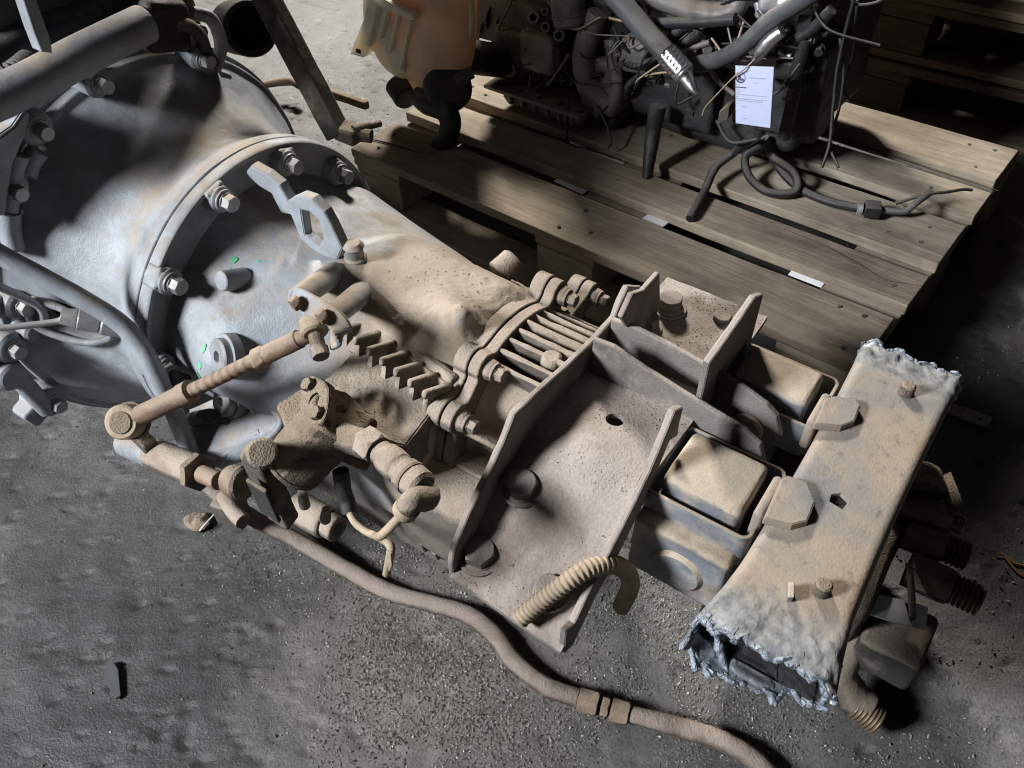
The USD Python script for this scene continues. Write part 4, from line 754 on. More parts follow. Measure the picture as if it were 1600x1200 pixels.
# --- corrugated conduit looping over the near end of the bracket
cd = [P(812, 968, c=.0), P(830, 952, c=.012), P(858, 930, c=.03), P(888, 908, c=.045), P(920, 889, c=.05), P(955, 882, c=.04), P(978, 892, c=.01), P(985, 915, c=-.03), P(970, 950, c=-.08)]
obj('corrugated_conduit', tube(cd, .0104, 16, 44, rfun=lambda s: 1+.075*math.sin(s/.0058*2*math.pi)), 'conduit', G, smooth=40)
obj('conduit_tie', tube([P(814, 946, c=.004), P(822, 956, c=.012), P(833, 958, c=.012)], .003, 6), 'conduit', G)

# ================================================================== THINGS ON THE FLOOR
def hose_pt(u, v, z): return W(u, v, z=z)
hp_ = [hose_pt(318, 752, .10), hose_pt(352, 780, .08), hose_pt(400, 812, .06), hose_pt(470, 848, .035), hose_pt(540, 888, .018), hose_pt(610, 925, .014), hose_pt(680, 945, .014), hose_pt(735, 962, .014), hose_pt(775, 993, .014), hose_pt(805, 1034, .014), hose_pt(850, 1070, .014), hose_pt(905, 1092, .014)]
HO = thing('hydraulic_hose', 'long dusty hose with a hexagon coupling snaking over the floor below the gearbox', 'hose')
obj('hose', rough(tube(hp_, .0128, 16, 10), .0010, 70, .02, 110), 'dusty_rubber', HO, smooth=60)
h0, h1 = hose_pt(900, 1090, .016), hose_pt(985, 1116, .016); hd = unit(h1-h0); HL = np.linalg.norm(h1-h0)
obj('ferrule', cyl(h0-hd*.045, h0+hd*.004, .0118, ch=.001), 'dusty_rubber', HO)
obj('coupling_nut', hexprism(h0+hd*HL*.06, hd, .031, HL*.36), 'rusty_steel', HO); obj('coupling_body', hexprism(h0+hd*HL*.48, hd, .024, HL*.14), 'rusty_steel', HO); obj('coupling_nut', hexprism(h0+hd*HL*.66, hd, .029, HL*.32), 'rusty_steel', HO)
obj('hose', rough(tube([h1-hd*.005, hose_pt(1010, 1122, .016), hose_pt(1060, 1136, .014), hose_pt(1120, 1155, .014), hose_pt(1165, 1178, .014), hose_pt(1205, 1215, .014), hose_pt(1225, 1260, .014)], [.0112, .0118, .013, .0135, .0135, .0135, .0135, .0135, .0135, .0135], 16, 10), .0010, 70, .02, 111), 'dusty_rubber', HO, smooth=60)
# flat strap under the crossmember
a0_, a1_ = W(1440, 622, z=.012), W(1546, 662, z=.012); sd_ = unit(a1_-a0_); sx_ = np.cross([0, 0, 1], sd_)
ST = thing('steel_strap', 'flat rusty steel strap with a bare drilled end lying beyond the crossmember', 'strap')
Ls = np.linalg.norm(a1_-a0_)
pl = Polygon([(-.12, -.0135), (Ls*.62, -.0135), (Ls*.62, .0135), (-.12, .0135)]); obj('rusty_length', plate(pl, .003, a0_, sd_, sx_, .0004), 'rusty_steel', ST)
pe = Polygon([(Ls*.615, -.0145), (Ls-.006, -.0145), (Ls, -.010), (Ls, .0145), (Ls*.615, .0145)]).difference(Polygon([(Ls*.86+.0042*math.cos(t), .0042*math.sin(t)) for t in np.linspace(0, 6.2, 14)]))
obj('bare_end', plate(pe, .0036, a0_+A_([0, 0, .001]), sd_, sx_, .0004), 'bright_metal', ST)
sh = [W(u, v, z=.008) for u, v in ((165, 1034), (176, 1032), (184, 1045), (188, 1086), (180, 1091), (166, 1068), (162, 1050))]
tag(obj('metal_offcut', plate([tuple(q_[:2]) for q_ in sh], .004, (0, 0, .005), (1, 0, 0), (0, 1, 0), .0006), 'offcut_steel'), 'small dark flat metal offcut lying on the floor at the lower left', 'offcut')
# bars lying on the floor behind the brace
bar = [W(u, v, z=.05) for u, v in ((352, 140), (385, 140), (415, 132), (452, 127), (470, 135))]
TB = thing('bent_rod', 'bent rusty rod lying on the floor behind the slanting brace', 'rod')
obj('rod', rough(tube(bar, [.012, .009, .010, .012, .010], 10), .001, 40, .01, 120), 'rusty_steel', TB, smooth=60)
obj('eye', tube([W(352, 160, z=.03), W(368, 165, z=.04), W(380, 150, z=.05), W(370, 142, z=.05)], .01, 8), 'rusty_steel', TB, smooth=60)
p0, p1 = W(500, 140, z=.05), W(574, 165, z=.05); bd_ = unit(p1-p0)
obj('lever', rough(obox((p0+p1)/2, bd_, np.cross([0, 0, 1], bd_), (0, 0, 1), (np.linalg.norm(p1-p0), .018, .022), .004), .001, 40, .01, 121), 'rusty_steel', TB)
tag(obj('dirt_clod', rough(trimesh.creation.icosphere(3, .02).apply_transform(np.diag([1.1, .9, .35, 1])).apply_translation(W(308, 815, z=.006)), .010, 70, .01, 130), 'caked_dirt'), 'brown clod of dirt on the floor left of the hose', 'dirt')
tag(obj('splinter', tube([W(312, 830, z=.012), W(322, 818, z=.016), W(338, 800, z=.012)], .0016, 5), 'white_scrap'), 'thin pale splinter beside the brown dirt clod', 'splinter')
for k, pts_ in enumerate((((1556, 865), (1570, 868), (1585, 880), (1600, 884)), ((1570, 870), (1588, 892), (1602, 902)))):
    tag(obj('straw', tube([W(u, v, z=.006) for u, v in pts_], .0016, 5), 'orange_straw'), ('orange dry straw curling at the right edge of the floor, upper of two', 'orange dry straw at the right edge of the floor, lower of two')[k], 'straw', 'dry straws')

# loose grit and chips: too many to count
rg = np.random.default_rng(77)
def grit_mesh(seed):
    g = np.random.default_rng(seed); p = g.normal(size=(9, 3)); p /= np.linalg.norm(p, axis=1)[:, None]; p *= [1, .75, .55]; m = Manifold.hull_points(p.astype(np.float32)); return m
PI = UsdGeom.PointInstancer.Define(stage, '/World/loose_grit'); tag(PI, 'loose pale grit and wood chips strewn over the floor, thickest by the hose', 'grit', kind='stuff')
for k in range(4):
    usdkit.mesh(stage, f'/World/loose_grit/grain_{k+1:03d}', grit_mesh(k), M['grit'])
PI.CreatePrototypesRel().SetTargets([Sdf.Path(f'/World/loose_grit/grain_{k+1:03d}') for k in range(4)])
pts, sc = [], []
def scatter(n, cx, cy, sx, sy, smin_, smax_, z=0, clump=.45, freq=9):
    g = 0
    while g < n:
        x, y = rg.normal(cx, sx, 4000), rg.normal(cy, sy, 4000); d = fbm(np.stack([x, y, 0*x], -1)*freq, 3, 5); k = (d > clump) & (x > -1.2) & (x < 2.1) & (y > -1.5) & (y < 1.2)
        x, y = x[k], y[k]; r = smin_*(smax_/smin_)**(rg.random(len(x))**2.2)
        for X_, Y_, r_ in zip(x, y, r):
            if g >= n: break
            pts.append((X_, Y_, floor_z(X_, Y_)+r_*.3)); sc.append(r_); g += 1
scatter(20000, hp[0], hp[1], .16, .085, .0006, .0024, clump=.42, freq=14); scatter(9000, hp[0], hp[1], .11, .05, .0006, .0022, clump=.36, freq=20)
h2_ = W(950, 1020, z=0); scatter(20000, h2_[0], h2_[1], .22, .12, .0006, .0023, clump=.40, freq=14)
h3_ = W(1060, 930, z=0); scatter(4000, h3_[0], h3_[1], .10, .09, .0007, .0024, clump=.38)
h6_ = W(1180, 1130, z=0); scatter(6000, h6_[0], h6_[1], .16, .08, .0007, .0024, clump=.42, freq=14)
scatter(7000, .5, -.6, .8, .5, .0007, .0028, clump=.5)
h4_ = W(600, 840, z=0); scatter(2500, h4_[0], h4_[1], .14, .10, .0007, .0026, clump=.45)
h5_ = W(480, 90, z=0); scatter(1500, h5_[0], h5_[1], .45, .25, .0008, .0024, clump=.48)
scatter(16000, .45, -.95, .42, .26, .0004, .0016, clump=.40, freq=30); scatter(2500, 1.55, -.1, .3, .35, .001, .0035, clump=.5)
n_ = len(pts); PI.CreatePositionsAttr(Vt.Vec3fArray.FromNumpy(A_(pts, np.float32))); PI.CreateProtoIndicesAttr(Vt.IntArray.FromNumpy(rg.integers(0, 4, n_).astype(np.int32)))
PI.CreateScalesAttr(Vt.Vec3fArray.FromNumpy(np.repeat(A_(sc, np.float32)[:, None], 3, 1)*rg.uniform(.7, 1.4, (n_, 3)).astype(np.float32)))
qq = rg.normal(size=(n_, 4)); qq /= np.linalg.norm(qq, axis=1)[:, None]
PI.CreateOrientationsAttr(Vt.QuathArray([Gf.Quath(float(a), float(b), float(c), float(d)) for a, b, c, d in qq]))

# crumbs of dry earth lying on the dusty tops of the gearbox
def crumbs(name, meshes, n, s0, s1, seed, where=None):
    g = np.random.default_rng(seed); tri = np.concatenate([m.triangles for m in meshes]); nn = np.cross(tri[:, 1]-tri[:, 0], tri[:, 2]-tri[:, 0]); ar = np.linalg.norm(nn, axis=1); up = nn[:, 2]/np.maximum(ar, 1e-12)
    w = ar*np.clip(up-.45, 0, 1)
    if where is not None: w = w*where(tri.mean(1))
    k = g.choice(len(tri), n*3, p=w/w.sum()); r = np.sort(g.random((n*3, 2)), axis=1); q = tri[k, 0]*r[:, :1]+tri[k, 1]*(r[:, 1:]-r[:, :1])+tri[k, 2]*(1-r[:, 1:])
    q = q[fbm(q*26, 3, seed) > .47][:n]; m_ = len(q); sz = s0*(s1/s0)**(g.random(m_)**2.5)
    X = UsdGeom.PointInstancer.Define(stage, '/World/gearbox/'+name); tag(X, kind='stuff')
    for j in range(3): usdkit.mesh(stage, f'/World/gearbox/{name}/crumb_{j+1:03d}', grit_mesh(40+j), M[('conduit', 'dusty_housing', 'caked_dirt')[j]])
    X.CreatePrototypesRel().SetTargets([Sdf.Path(f'/World/gearbox/{name}/crumb_{j+1:03d}') for j in range(3)])
    X.CreatePositionsAttr(Vt.Vec3fArray.FromNumpy(q.astype(np.float32))); X.CreateProtoIndicesAttr(Vt.IntArray.FromNumpy(g.integers(0, 3, m_).astype(np.int32))); X.CreateScalesAttr(Vt.Vec3fArray.FromNumpy(np.repeat(sz[:, None], 3, 1).astype(np.float32)))
    o = g.normal(size=(m_, 4)); o /= np.linalg.norm(o, axis=1)[:, None]; X.CreateOrientationsAttr(Vt.QuathArray([Gf.Quath(*map(float, v)) for v in o]))
crumbs('dirt_crumbs', [cas, sct, tm(wm) if wm.volume() > 0 else web], 4200, .0005, .0018, 71, lambda c_: np.clip((c_[:, 0]-.46)/.08, 0, 1))

# ================================================================== PALLETS
def board(t, name, lo, hi, k, seed, wear=.0030, label=None):
    m = box(lo, hi, .0028, 6).refine_to_length(.05); v = tm(m); v = trimesh.Trimesh(v.vertices, v.faces, process=True)
    n_ = fbm(v.vertices*[7, 24, 30]+seed*5.1, 3, seed)-.5; v.vertices += v.vertex_normals*(n_*2*wear)[:, None]
    v.vertices[:, 2] += .003*(noise(v.vertices*[2.2, 4, 0]+seed*3, seed)-.5)
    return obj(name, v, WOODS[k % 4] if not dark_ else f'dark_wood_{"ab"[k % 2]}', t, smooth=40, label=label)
dark_ = False
YB = [(0, .145), (.186, .286), (.327, .472), (.514, .614), (.655, .80)]
def pallet(name, label, loc_, rot=0., group=None, seed=0):
    t = thing(name, label, 'pallet', group, loc_, rot)
    g = np.random.default_rng(seed)
    for i, (y0, y1) in enumerate(YB): board(t, 'deck_board', (g.uniform(-.006, .004), y0, .122), (1.2+g.uniform(-.004, .006), y1, .144+g.uniform(-.001, .001)), (2, 0, 1, 3, 1)[i] if seed == 0 else i, seed*10+i)
    for i, x in enumerate((0, .5275, 1.055)):
        board(t, 'cross_board', (x, .003, .100), (x+.145, .797, .1215), i+1, seed*10+20+i)
        for j, y in enumerate((.0, .3275, .655)): board(t, 'block', (x+.004, y+.004, .0225), (x+.141, y+.141, .0995), i+j, seed*10+30+i*3+j, .0012)
    for i, y in enumerate((-.028 if seed == 0 else .0, .35, .70)): board(t, 'bottom_board', (0, y, .002), (1.2, y+.10, .022), i+1, seed*10+50+i)
    ns = []
    for x in (.045, .10, .575, .63, 1.10, 1.155):
        for y0, y1 in YB:
            for f in ((.25, .75) if y1-y0 > .12 else (.5,)):
                if g.random() < .8: ns.append((x+g.uniform(-.012, .012), y0+(y1-y0)*f+g.uniform(-.012, .012)))
    for x, y in ns: obj('nail', cyl((x, y, .1385), (x, y, .1452), g.uniform(.0032, .0046), seg=10), 'dark_iron', t)
    return t
PL = pallet('wooden_pallet', 'worn wooden pallet with wide gaps carrying the dark car engine', (0, 0, 0))
for (u0, v0, u1, v1) in ((905, 236, 972, 258), (872, 279, 916, 300), (1008, 338, 1040, 352), (1236, 424, 1288, 444)):  # near-white strips stand in for light falling through the gaps
    p0, p1 = W(u0, v0, z=.1235), W(u1, v1, z=.1235); obj('pale_strip', obox((p0+p1)/2, p1-p0, np.cross([0, 0, 1], p1-p0), (0, 0, 1), (np.linalg.norm(p1-p0), .024, .003), .0008), 'pale_strip', PL)
# long drying cracks in two of the boards
for pts_ in (((1225, 358), (1290, 385), (1340, 412), (1380, 436), (1440, 447)), ((1300, 215), (1370, 235), (1450, 262), (1560, 298)), ((560, 214), (600, 222), (660, 240))):
    obj('crack', tube([W(u, v, z=.1445) for u, v in pts_], [.0006, .0015, .0018, .0015, .0006], 6), 'dark_iron', PL)
dark_ = True  # the stacked pallets get a darker wood than the first
P2 = pallet('wooden_pallet', 'dark wooden pallet at the upper right, lowest of its stack', (.735, 1.035, 0), 1.5, None, 3)
for z, lb in ((.148, 'dark wooden pallet at the upper right, second from the floor'), (.296, 'dark wooden pallet at the upper right, topmost of its stack')):
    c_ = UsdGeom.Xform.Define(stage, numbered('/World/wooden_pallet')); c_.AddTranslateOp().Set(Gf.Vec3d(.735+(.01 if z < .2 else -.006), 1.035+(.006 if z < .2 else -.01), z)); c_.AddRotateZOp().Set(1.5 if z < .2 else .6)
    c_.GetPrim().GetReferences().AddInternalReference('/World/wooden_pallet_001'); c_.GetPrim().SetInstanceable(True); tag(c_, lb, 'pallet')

# ================================================================== THE CAR ENGINE ON THE PALLET
E = thing('car_engine', 'dark dirty car engine with hoses and wiring standing on the wooden pallet', 'engine')
Y0 = .36
def e(u, v, y=Y0): return W(u, v, y=y)
blk = rough(box((.17, .42, .20), (.86, .76, .60), .02), .006, 16, .03, 140)
obj('engine_block', blk, 'engine_iron', E, smooth=40)
obj('engine_block', rough(box((.52, .40, .17), (.80, .72, .34), .03), .006, 20, .03, 141), 'engine_iron', E, smooth=40)
# oil pan with ribs and rail
pa, pb = e(776, 128, .33), e(888, 178, .33); pz0 = .152
obj('oil_pan', rough(box((pa[0]+.004, .335, pz0), (pb[0]+.03, .60, max(pa[2], pb[2])-.012), .018), .0012, 30, .015, 142), 'engine_alloy', E, smooth=45)
rl = unit(pb-pa); obj('pan_rail', obox((pa+pb)/2+A_([.01, .10, .0]), (1, 0, 0), (0, 1, 0), (0, 0, 1), (np.linalg.norm(pb-pa)+.07, .24, .010), .003), 'engine_alloy', E)
for x in np.linspace(pa[0]+.04, pb[0]+.01, 6): obj('pan_rib', box((x-.0045, .326, pz0+.012), (x+.0045, .345, pa[2]-.016), .003), 'engine_alloy', E)
for x in np.linspace(pa[0]+.01, pb[0]+.03, 5): bolt(E, (x, .332, pa[2]-.004), (0, -.3, 1), .013, .008, 'engine_iron', washer=False)
# cast bodies between pan and head
for (u0, v0, u1, v1, y0, y1, m_, sd_) in ((772, 60, 830, 100, .345, .46, 'engine_iron', 1), (812, 62, 862, 108, .335, .46, 'engine_alloy', 2), (795, 20, 868, 60, .36, .47, 'engine_iron', 3), (740, -40, 800, 60, .36, .5, 'dark_iron', 4), (905, 100, 960, 170, .36, .5, 'engine_alloy', 5), (965, 70, 1010, 110, .35, .46, 'engine_alloy', 6), (905, 10, 985, 100, .385, .5, 'dark_iron', 7), (985, 120, 1120, 175, .37, .5, 'dark_iron', 8), (990, 30, 1100, 110, .40, .5, 'engine_iron', 9), (1170, 70, 1300, 200, .40, .5, 'dark_iron', 10), (860, 170, 960, 215, .38, .5, 'engine_iron', 12)):
    p0, p1 = e(u0, v1, y0), e(u1, v0, y0); obj('cast_body', rough(box((min(p0[0], p1[0]), y0, max(min(p0[2], p1[2]), .15)), (max(p0[0], p1[0]), y1, max(p0[2], p1[2])), .010), .004, 40, .010, 150+sd_), m_, E, smooth=45)
def eye(u, v, y, r, nm='port', m_='engine_alloy'):
    c = e(u, v, y); n_ = unit(A_([.35, -1, .45])); o = obj(nm, ring(c, n_, [(-.03, r*.55), (-.03, r), (-.001, r), (.0, r*.93), (.0, r*.58), (-.002, r*.55)], 32), m_, E); obj('bore', cyl(c-n_*.03, c-n_*.012, r*.6), 'dark_iron', o)
eye(833, 27, .345, .0135); eye(851, 18, .345, .008); eye(852, 42, .342, .011); eye(873, 55, .342, .013); eye(795, 110, .335, .016, 'clamp'); eye(838, 118, .34, .011, 'port', 'engine_iron')
c0, c1 = e(880, -45, .36), e(893, 42, .345); obj('oil_filter', rough(cyl(c0, c1, .036, ch=.006), .0006, 40, .02, 160), 'engine_alloy', E, smooth=40)
q = e(893, 32, .345); cu = unit(c1-c0); obj('filter_rim', ring(c1, cu, [(-.026, .036), (-.026, .0375), (-.02, .0375), (-.02, .036)], 40), 'engine_alloy', E)
# curved timing casting
obj('timing_cover', rough(tube([e(935, 20, .37), e(918, 60, .36), e(912, 100, .355), e(922, 135, .355), e(950, 165, .36)], [.022, .026, .024, .028, .018], 14), .002, 40, .008, 161), 'engine_alloy', E, smooth=50)
obj('timing_cover', rough(tube([e(955, 60, .37), e(962, 100, .365), e(965, 140, .365), e(952, 175, .365)], .016, 12), .002, 40, .008, 162), 'engine_alloy', E, smooth=50)
obj('support_leg', rough(tube([e(1028, 165, .32), e(1020, 210, .31), e(1010, 284, .27)], [.017, .015, .010], 10), .0012, 40, .01, 163), 'black_rubber', E, smooth=50)
# upper hoses, fittings and pipes
A0, A1 = e(940, -30, .30), e(1042, 84, .28); ad = unit(A1-A0)
obj('suction_hose', tube([e(925, -45, .30), e(975, 10, .295), e(1010, 50, .29), A1], .0205, 18), 'grey_rubber', E, smooth=60)
B1 = e(1066, 112, .275); fd = unit(B1-A1); FL = np.linalg.norm(B1-A1)
fer = trimesh.creation.cylinder(1, 1, sections=48); 
zz = np.linspace(0, FL, 40); an = np.linspace(0, 2*np.pi, 48, endpoint=False); Zg, Ag = np.meshgrid(zz, an, indexing='ij'); Rg = .0215 - .0022*np.clip(np.sin(Ag*8+np.floor(Zg/FL*5)*math.pi)*np.sin(Zg/FL*5*math.pi), -.2, 1)
x_, y_, z_ = basis(fd); fv = A1 + Zg.ravel()[:, None]*fd + (Rg*np.cos(Ag)).ravel()[:, None]*x_ + (Rg*np.sin(Ag)).ravel()[:, None]*y_
qi = np.arange(40*48).reshape(40, 48); qn_ = np.roll(qi, -1, 1); ff = np.stack([qi[:-1], qn_[:-1], qn_[1:], qi[1:]], -1).reshape(-1, 4)
obj('crimp_sleeve', trimesh.Trimesh(np.vstack([fv, A1, B1]), np.vstack([quads(ff), [[qi[0, (j+1) % 48], qi[0, j], 1920] for j in range(48)], [[qi[-1, j], qi[-1, (j+1) % 48], 1921] for j in range(48)]]), process=False), 'bright_metal', E, smooth=50)
C1 = e(1088, 146, .262)
obj('crimp_sleeve', lathe(B1-fd*.002, fd, [(0, .0215), (.003, .0225), (.006, .02), (.009, .0215), (.012, .018)], 32), 'bright_metal', E)
obj('cut_pipe', rough(tube([B1, e(1075, 128, .27), C1], [.0165, .0155, .0145, .0135, .012, .010, .007, .003], 14), .0012, 90, .004, 164), 'bright_metal', E, smooth=50, label='flattened bright pipe end')
obj('coolant_hose', tube([e(1300, -30, .33), e(1240, 10, .33), e(1200, 35, .33), e(1165, 68, .325), e(1125, 92, .33), e(1085, 100, .34), e(1060, 102, .36)], .0155, 16), 'grey_rubber', E, smooth=60)
obj('metal_pipe', tube([e(1010, -10, .37), e(1050, 5, .36), e(1095, 18, .35), e(1130, 20, .35), e(1152, 8, .36), e(1160, -25, .37)], .0195, 18), 'engine_alloy', E, smooth=60)
fp = [e(u, v, .385) for u, v in ((998, 20), (1012, 0), (1045, -12), (1068, 5), (1062, 24), (1030, 32))]; obj('pipe_flange', plate([(q_[0], q_[2]) for q_ in fp], .012, (0, .385, 0), (1, 0, 0), (0, 0, 1), .002), 'engine_alloy', E)
for (u, v) in ((1010, 18), (1058, 6)): bolt(E, e(u, v, .377), (0, -1, .2), .016, .008, 'engine_alloy', washer=False)
for k, (pts_, r, m_) in enumerate((([(1005, 38), (1050, 36), (1100, 34), (1150, 30)], .011, 'black_rubber'), ([(1048, 62), (1065, 45), (1085, 38)], .010, 'black_rubber'), ([(1040, 72), (1070, 66), (1095, 50)], .010, 'black_rubber'), ([(1060, 80), (1090, 72), (1110, 66)], .006, 'engine_alloy'),
        ([(1098, 55), (1102, 80), (1110, 108), (1125, 130), (1148, 148)], .005, 'engine_alloy'), ([(1300, 15), (1270, 45), (1240, 65), (1225, 78)], .010, 'black_rubber'), ([(1260, 60), (1245, 110), (1240, 150), (1225, 215)], .012, 'black_rubber'), ([(1148, 60), (1165, 90), (1200, 120)], .008, 'black_rubber'),
        ([(820, 60), (850, 80), (870, 100), (880, 130)], .007, 'black_rubber'), ([(1205, 150), (1235, 130), (1262, 108)], .003, 'engine_alloy'), ([(760, 10), (790, 40), (800, 80)], .010, 'black_rubber'))):
    obj('hose', tube([e(u, v, .335+.004*k) for u, v in pts_], r, 10, rfun=(lambda s: 1+.1*math.sin(s/.004*2*math.pi)) if k in (1, 2) else None, n=20), m_, E, smooth=50)
# bright alloy cover and pipes at the top right
obj('valve_cover', rough(tube([e(1178, 96, .31), e(1200, 66, .315), e(1222, 48, .32)], [.006, .012, .013, .012, .011], 14), .0006, 40, .008, 170), 'bright_metal', E, smooth=50)
g2_ = np.random.default_rng(9)
for (u, v, su, sv) in ((1215, 30, .05, .05), (1245, 10, .07, .05), (1200, 5, .05, .04), (1260, 40, .04, .05), (1225, -15, .09, .05)):
    q = e(u, v, .385); obj('alloy_bracket', rough(obox(q, (1, .3, .4), (-.3, 1, .2), (-.3, 0, 1), (su, .03, sv), .009), .005, 45, .008, int(u)), 'raw_plate', E, smooth=50)
for k in range(9):
    u, v = g2_.uniform(1140, 1240), g2_.uniform(20, 80); q = e(u, v, .36); d_ = unit(g2_.normal(size=3)); obj('fitting', cyl(q, q+d_*g2_.uniform(.012, .03), g2_.uniform(.004, .009), ch=.001), ('raw_plate', 'engine_alloy', 'conduit')[k % 3], E)
# brackets, clips, connectors, pipes and looms crowding the near side of the engine
gc = np.random.default_rng(21); kinds = ['engine_iron', 'dark_iron', 'black_rubber', 'engine_alloy', 'engine_iron', 'grimy_steel']
for k in range(70):
    u, v = gc.uniform(770, 1290), gc.uniform(-10, 190)
    if u < 900 and v > 120 or 1140 < u < 1220 and v > 70 or v > 230-abs(u-1030)*.3: continue
    q = e(u, v, .355+.03*gc.random()); m_ = kinds[k % 6]; t_ = k % 5
    if t_ == 0: obj('bracket', rough(obox(q, gc.normal(size=3)*[1, .3, .5]+[1, 0, 0], (0, 1, .2), (0, 0, 1), gc.uniform(.012, .045, 3), .002), .001, 60, .008, k), m_, E)
    elif t_ == 1: d_ = unit(gc.normal(size=3)*[1, .6, 1]); obj('fitting', cyl(q-d_*.012, q+d_*gc.uniform(.01, .03), gc.uniform(.006, .014), ch=.0015) + hexprism(q, d_, gc.uniform(.016, .026), .008), m_, E)
    elif t_ == 2: w_ = e(u+gc.uniform(-90, 90), v+gc.uniform(-40, 60), .36); obj('loom', tube([q, (q+w_)/2+A_([0, -.02, gc.uniform(-.03, .03)]), w_], gc.uniform(.003, .007), 8, rfun=(lambda s: 1+.12*math.sin(s/.003*2*math.pi)) if k % 2 else None, n=24), 'black_rubber', E, smooth=50)
    elif t_ == 3: obj('connector', box(q-A_([.012, .008, .008]), q+A_([.012, .008, .008]), .002) + box(q-A_([.008, .013, .005]), q+A_([.008, .0, .005])), m_, E)
    else: bolt(E, q, unit(A_([gc.normal()*.3, -1, gc.normal()*.4])), gc.uniform(.012, .018), .009, m_)
for k in range(34):
    u, v = gc.uniform(790, 1290), gc.uniform(-5, 120); q = e(u, v, .34+.02*gc.random()); w_ = e(u+gc.uniform(-110, 110), v+gc.uniform(-30, 70), .35)
    if 1120 < u < 1230 and v > 60: continue
    obj('wire', tube([q, (q+w_)/2+A_([gc.uniform(-.03, .03), -.02, gc.uniform(-.04, .02)]), w_], gc.uniform(.0014, .0028), 6, n=10), ('black_rubber', 'black_rubber', 'engine_alloy', 'conduit', 'black_rubber')[k % 5], E, smooth=60)
# lower wiring: loom and hoses lying out on the pallet
def pz(u, v, z=.156): return W(u, v, z=z)
obj('wiring_loom', tube([e(1195, 215, .40), pz(1205, 240, .20), pz(1225, 272, .17), pz(1255, 298, .158), pz(1295, 315, .158), pz(1335, 324, .16), pz(1352, 326, .162)], .0085, 12), 'black_rubber', E, smooth=60)
k0, k1 = pz(1350, 326, .164), pz(1376, 328, .164); kd = unit(k1-k0)
obj('connector', obox((k0+k1)/2, kd, np.cross([0, 0, 1], kd), (0, 0, 1), (np.linalg.norm(k1-k0), .030, .024), .003), 'black_rubber', E); obj('connector_band', cyl(k0-kd*.012, k0-kd*.003, .0105), 'raw_plate', E)
obj('wiring_loom', tube([k1, pz(1395, 330, .164), pz(1415, 330, .165), pz(1428, 320, .175), pz(1445, 307, .182), pz(1455, 300, .185)], .0065, 12), 'grey_rubber', E, smooth=60)
obj('wire', tube([pz(1400, 318, .16), pz(1425, 310, .175), pz(1452, 303, .187), pz(1480, 300, .19), pz(1505, 296, .19), pz(1519, 297, .188)], .0032, 8), 'black_rubber', E, smooth=60)
obj('loose_hose', tube([e(1190, 225, .38), pz(1165, 245, .20), pz(1170, 275, .17), pz(1195, 298, .16), pz(1225, 303, .16), pz(1245, 295, .165), pz(1240, 270, .19), pz(1205, 245, .21)], .0085, 12), 'black_rubber', E, smooth=60)
obj('loose_hose', tube([e(1175, 215, .36), pz(1145, 240, .20), pz(1118, 262, .18), pz(1100, 300, .16), pz(1078, 342, .152)], .0085, 12), 'black_rubber', E, smooth=60)
for pts_ in ([(887, 150, .33), (885, 225, .31), (880, 262, .28), (876, 292, .25)], [(886, 228, .31), (895, 260, .29), (905, 300, .26), (930, 330, .22)], [(925, 150, .34), (945, 190, .33), (955, 220, .31), (950, 232, .30)], [(1340, -20, .34), (1322, 45, .34), (1308, 110, .33), (1302, 165, .32), (1296, 225, .30), (1284, 262, .28)], [(1312, 60, .35), (1318, 110, .34), (1312, 165, .33), (1297, 225, .31), (1310, 262, .28)], [(1340, 0, .36), (1332, 80, .36), (1318, 130, .35), (1325, 155, .35)], [(1330, 0, .35), (1345, 8, .35), (1378, 0, .35), (1385, -20, .35)]):
    obj('wire', tube([e(*q_) for q_ in pts_], .0026 if len(pts_) < 6 else .0032, 7), 'black_rubber', E, smooth=60)
# information card hung on the engine
TG = thing('paper_tag', 'white printed information card in a clear sleeve hanging from the dark engine', 'tag')
tc = [e(u, v, .275) for u, v in ((1148, 92), (1212, 94), (1206, 201), (1149, 193))]
to = (tc[0]+tc[1]+tc[2]+tc[3])/4; tx = unit((tc[1]+tc[2])-(tc[0]+tc[3])); ty0 = (tc[0]+tc[1])-(tc[2]+tc[3]); ty = unit(ty0-tx*(ty0@tx)); tz = np.cross(tx, ty)
def t2(p): d_ = p-to; return (d_@tx, d_@ty)
cp = [t2(p) for p in tc]; tw_, th_ = abs(cp[1][0]-cp[0][0]), abs(cp[0][1]-cp[3][1])
cardp = [(cp[0][0], cp[0][1]-.09*th_), (cp[1][0]-.03*tw_, cp[1][1]-.09*th_), (cp[2][0]-.03*tw_, cp[2][1]), cp[3]]
obj('card', plate(Polygon(cardp).buffer(-.001), .0008, to, tx, ty, 0), 'paper', TG)
obj('sleeve', plate(Polygon(cp).buffer(.002), .0004, to+tz*.0014, tx, ty, 0), 'clear_film', TG)
def onc(u, v): return cardp[3][0]+(cardp[2][0]-cardp[3][0])*u, cardp[3][1]+(cardp[0][1]-cardp[3][1])*v
def bar(u0, v0, u1, h_, m_='ink_grey'):
    (x0, y0), (x1, y1) = onc(u0, v0), onc(u1, v0); obj('print_line', plate([(x0, y0), (x1, y0), (x1, y0+h_), (x0, y0+h_)], .0002, to+tz*.0006, tx, ty, 0), m_, TG)
for args in ((.42, .80, .90, .0018), (.58, .72, .68, .0014), (.06, .67, .18, .0014), (.06, .63, .36, .0018, 'print_ink'), (.06, .59, .22, .0012), (.06, .55, .16, .0012), (.06, .51, .92, .0012), (.06, .47, .14, .0012), (.06, .44, .92, .0012), (.06, .41, .80, .0012), (.24, .31, .32, .0014), (.26, .17, .30, .0010), (.22, .10, .36, .0014)): bar(*args)
lx, ly = onc(.20, .80); lr = .085*th_
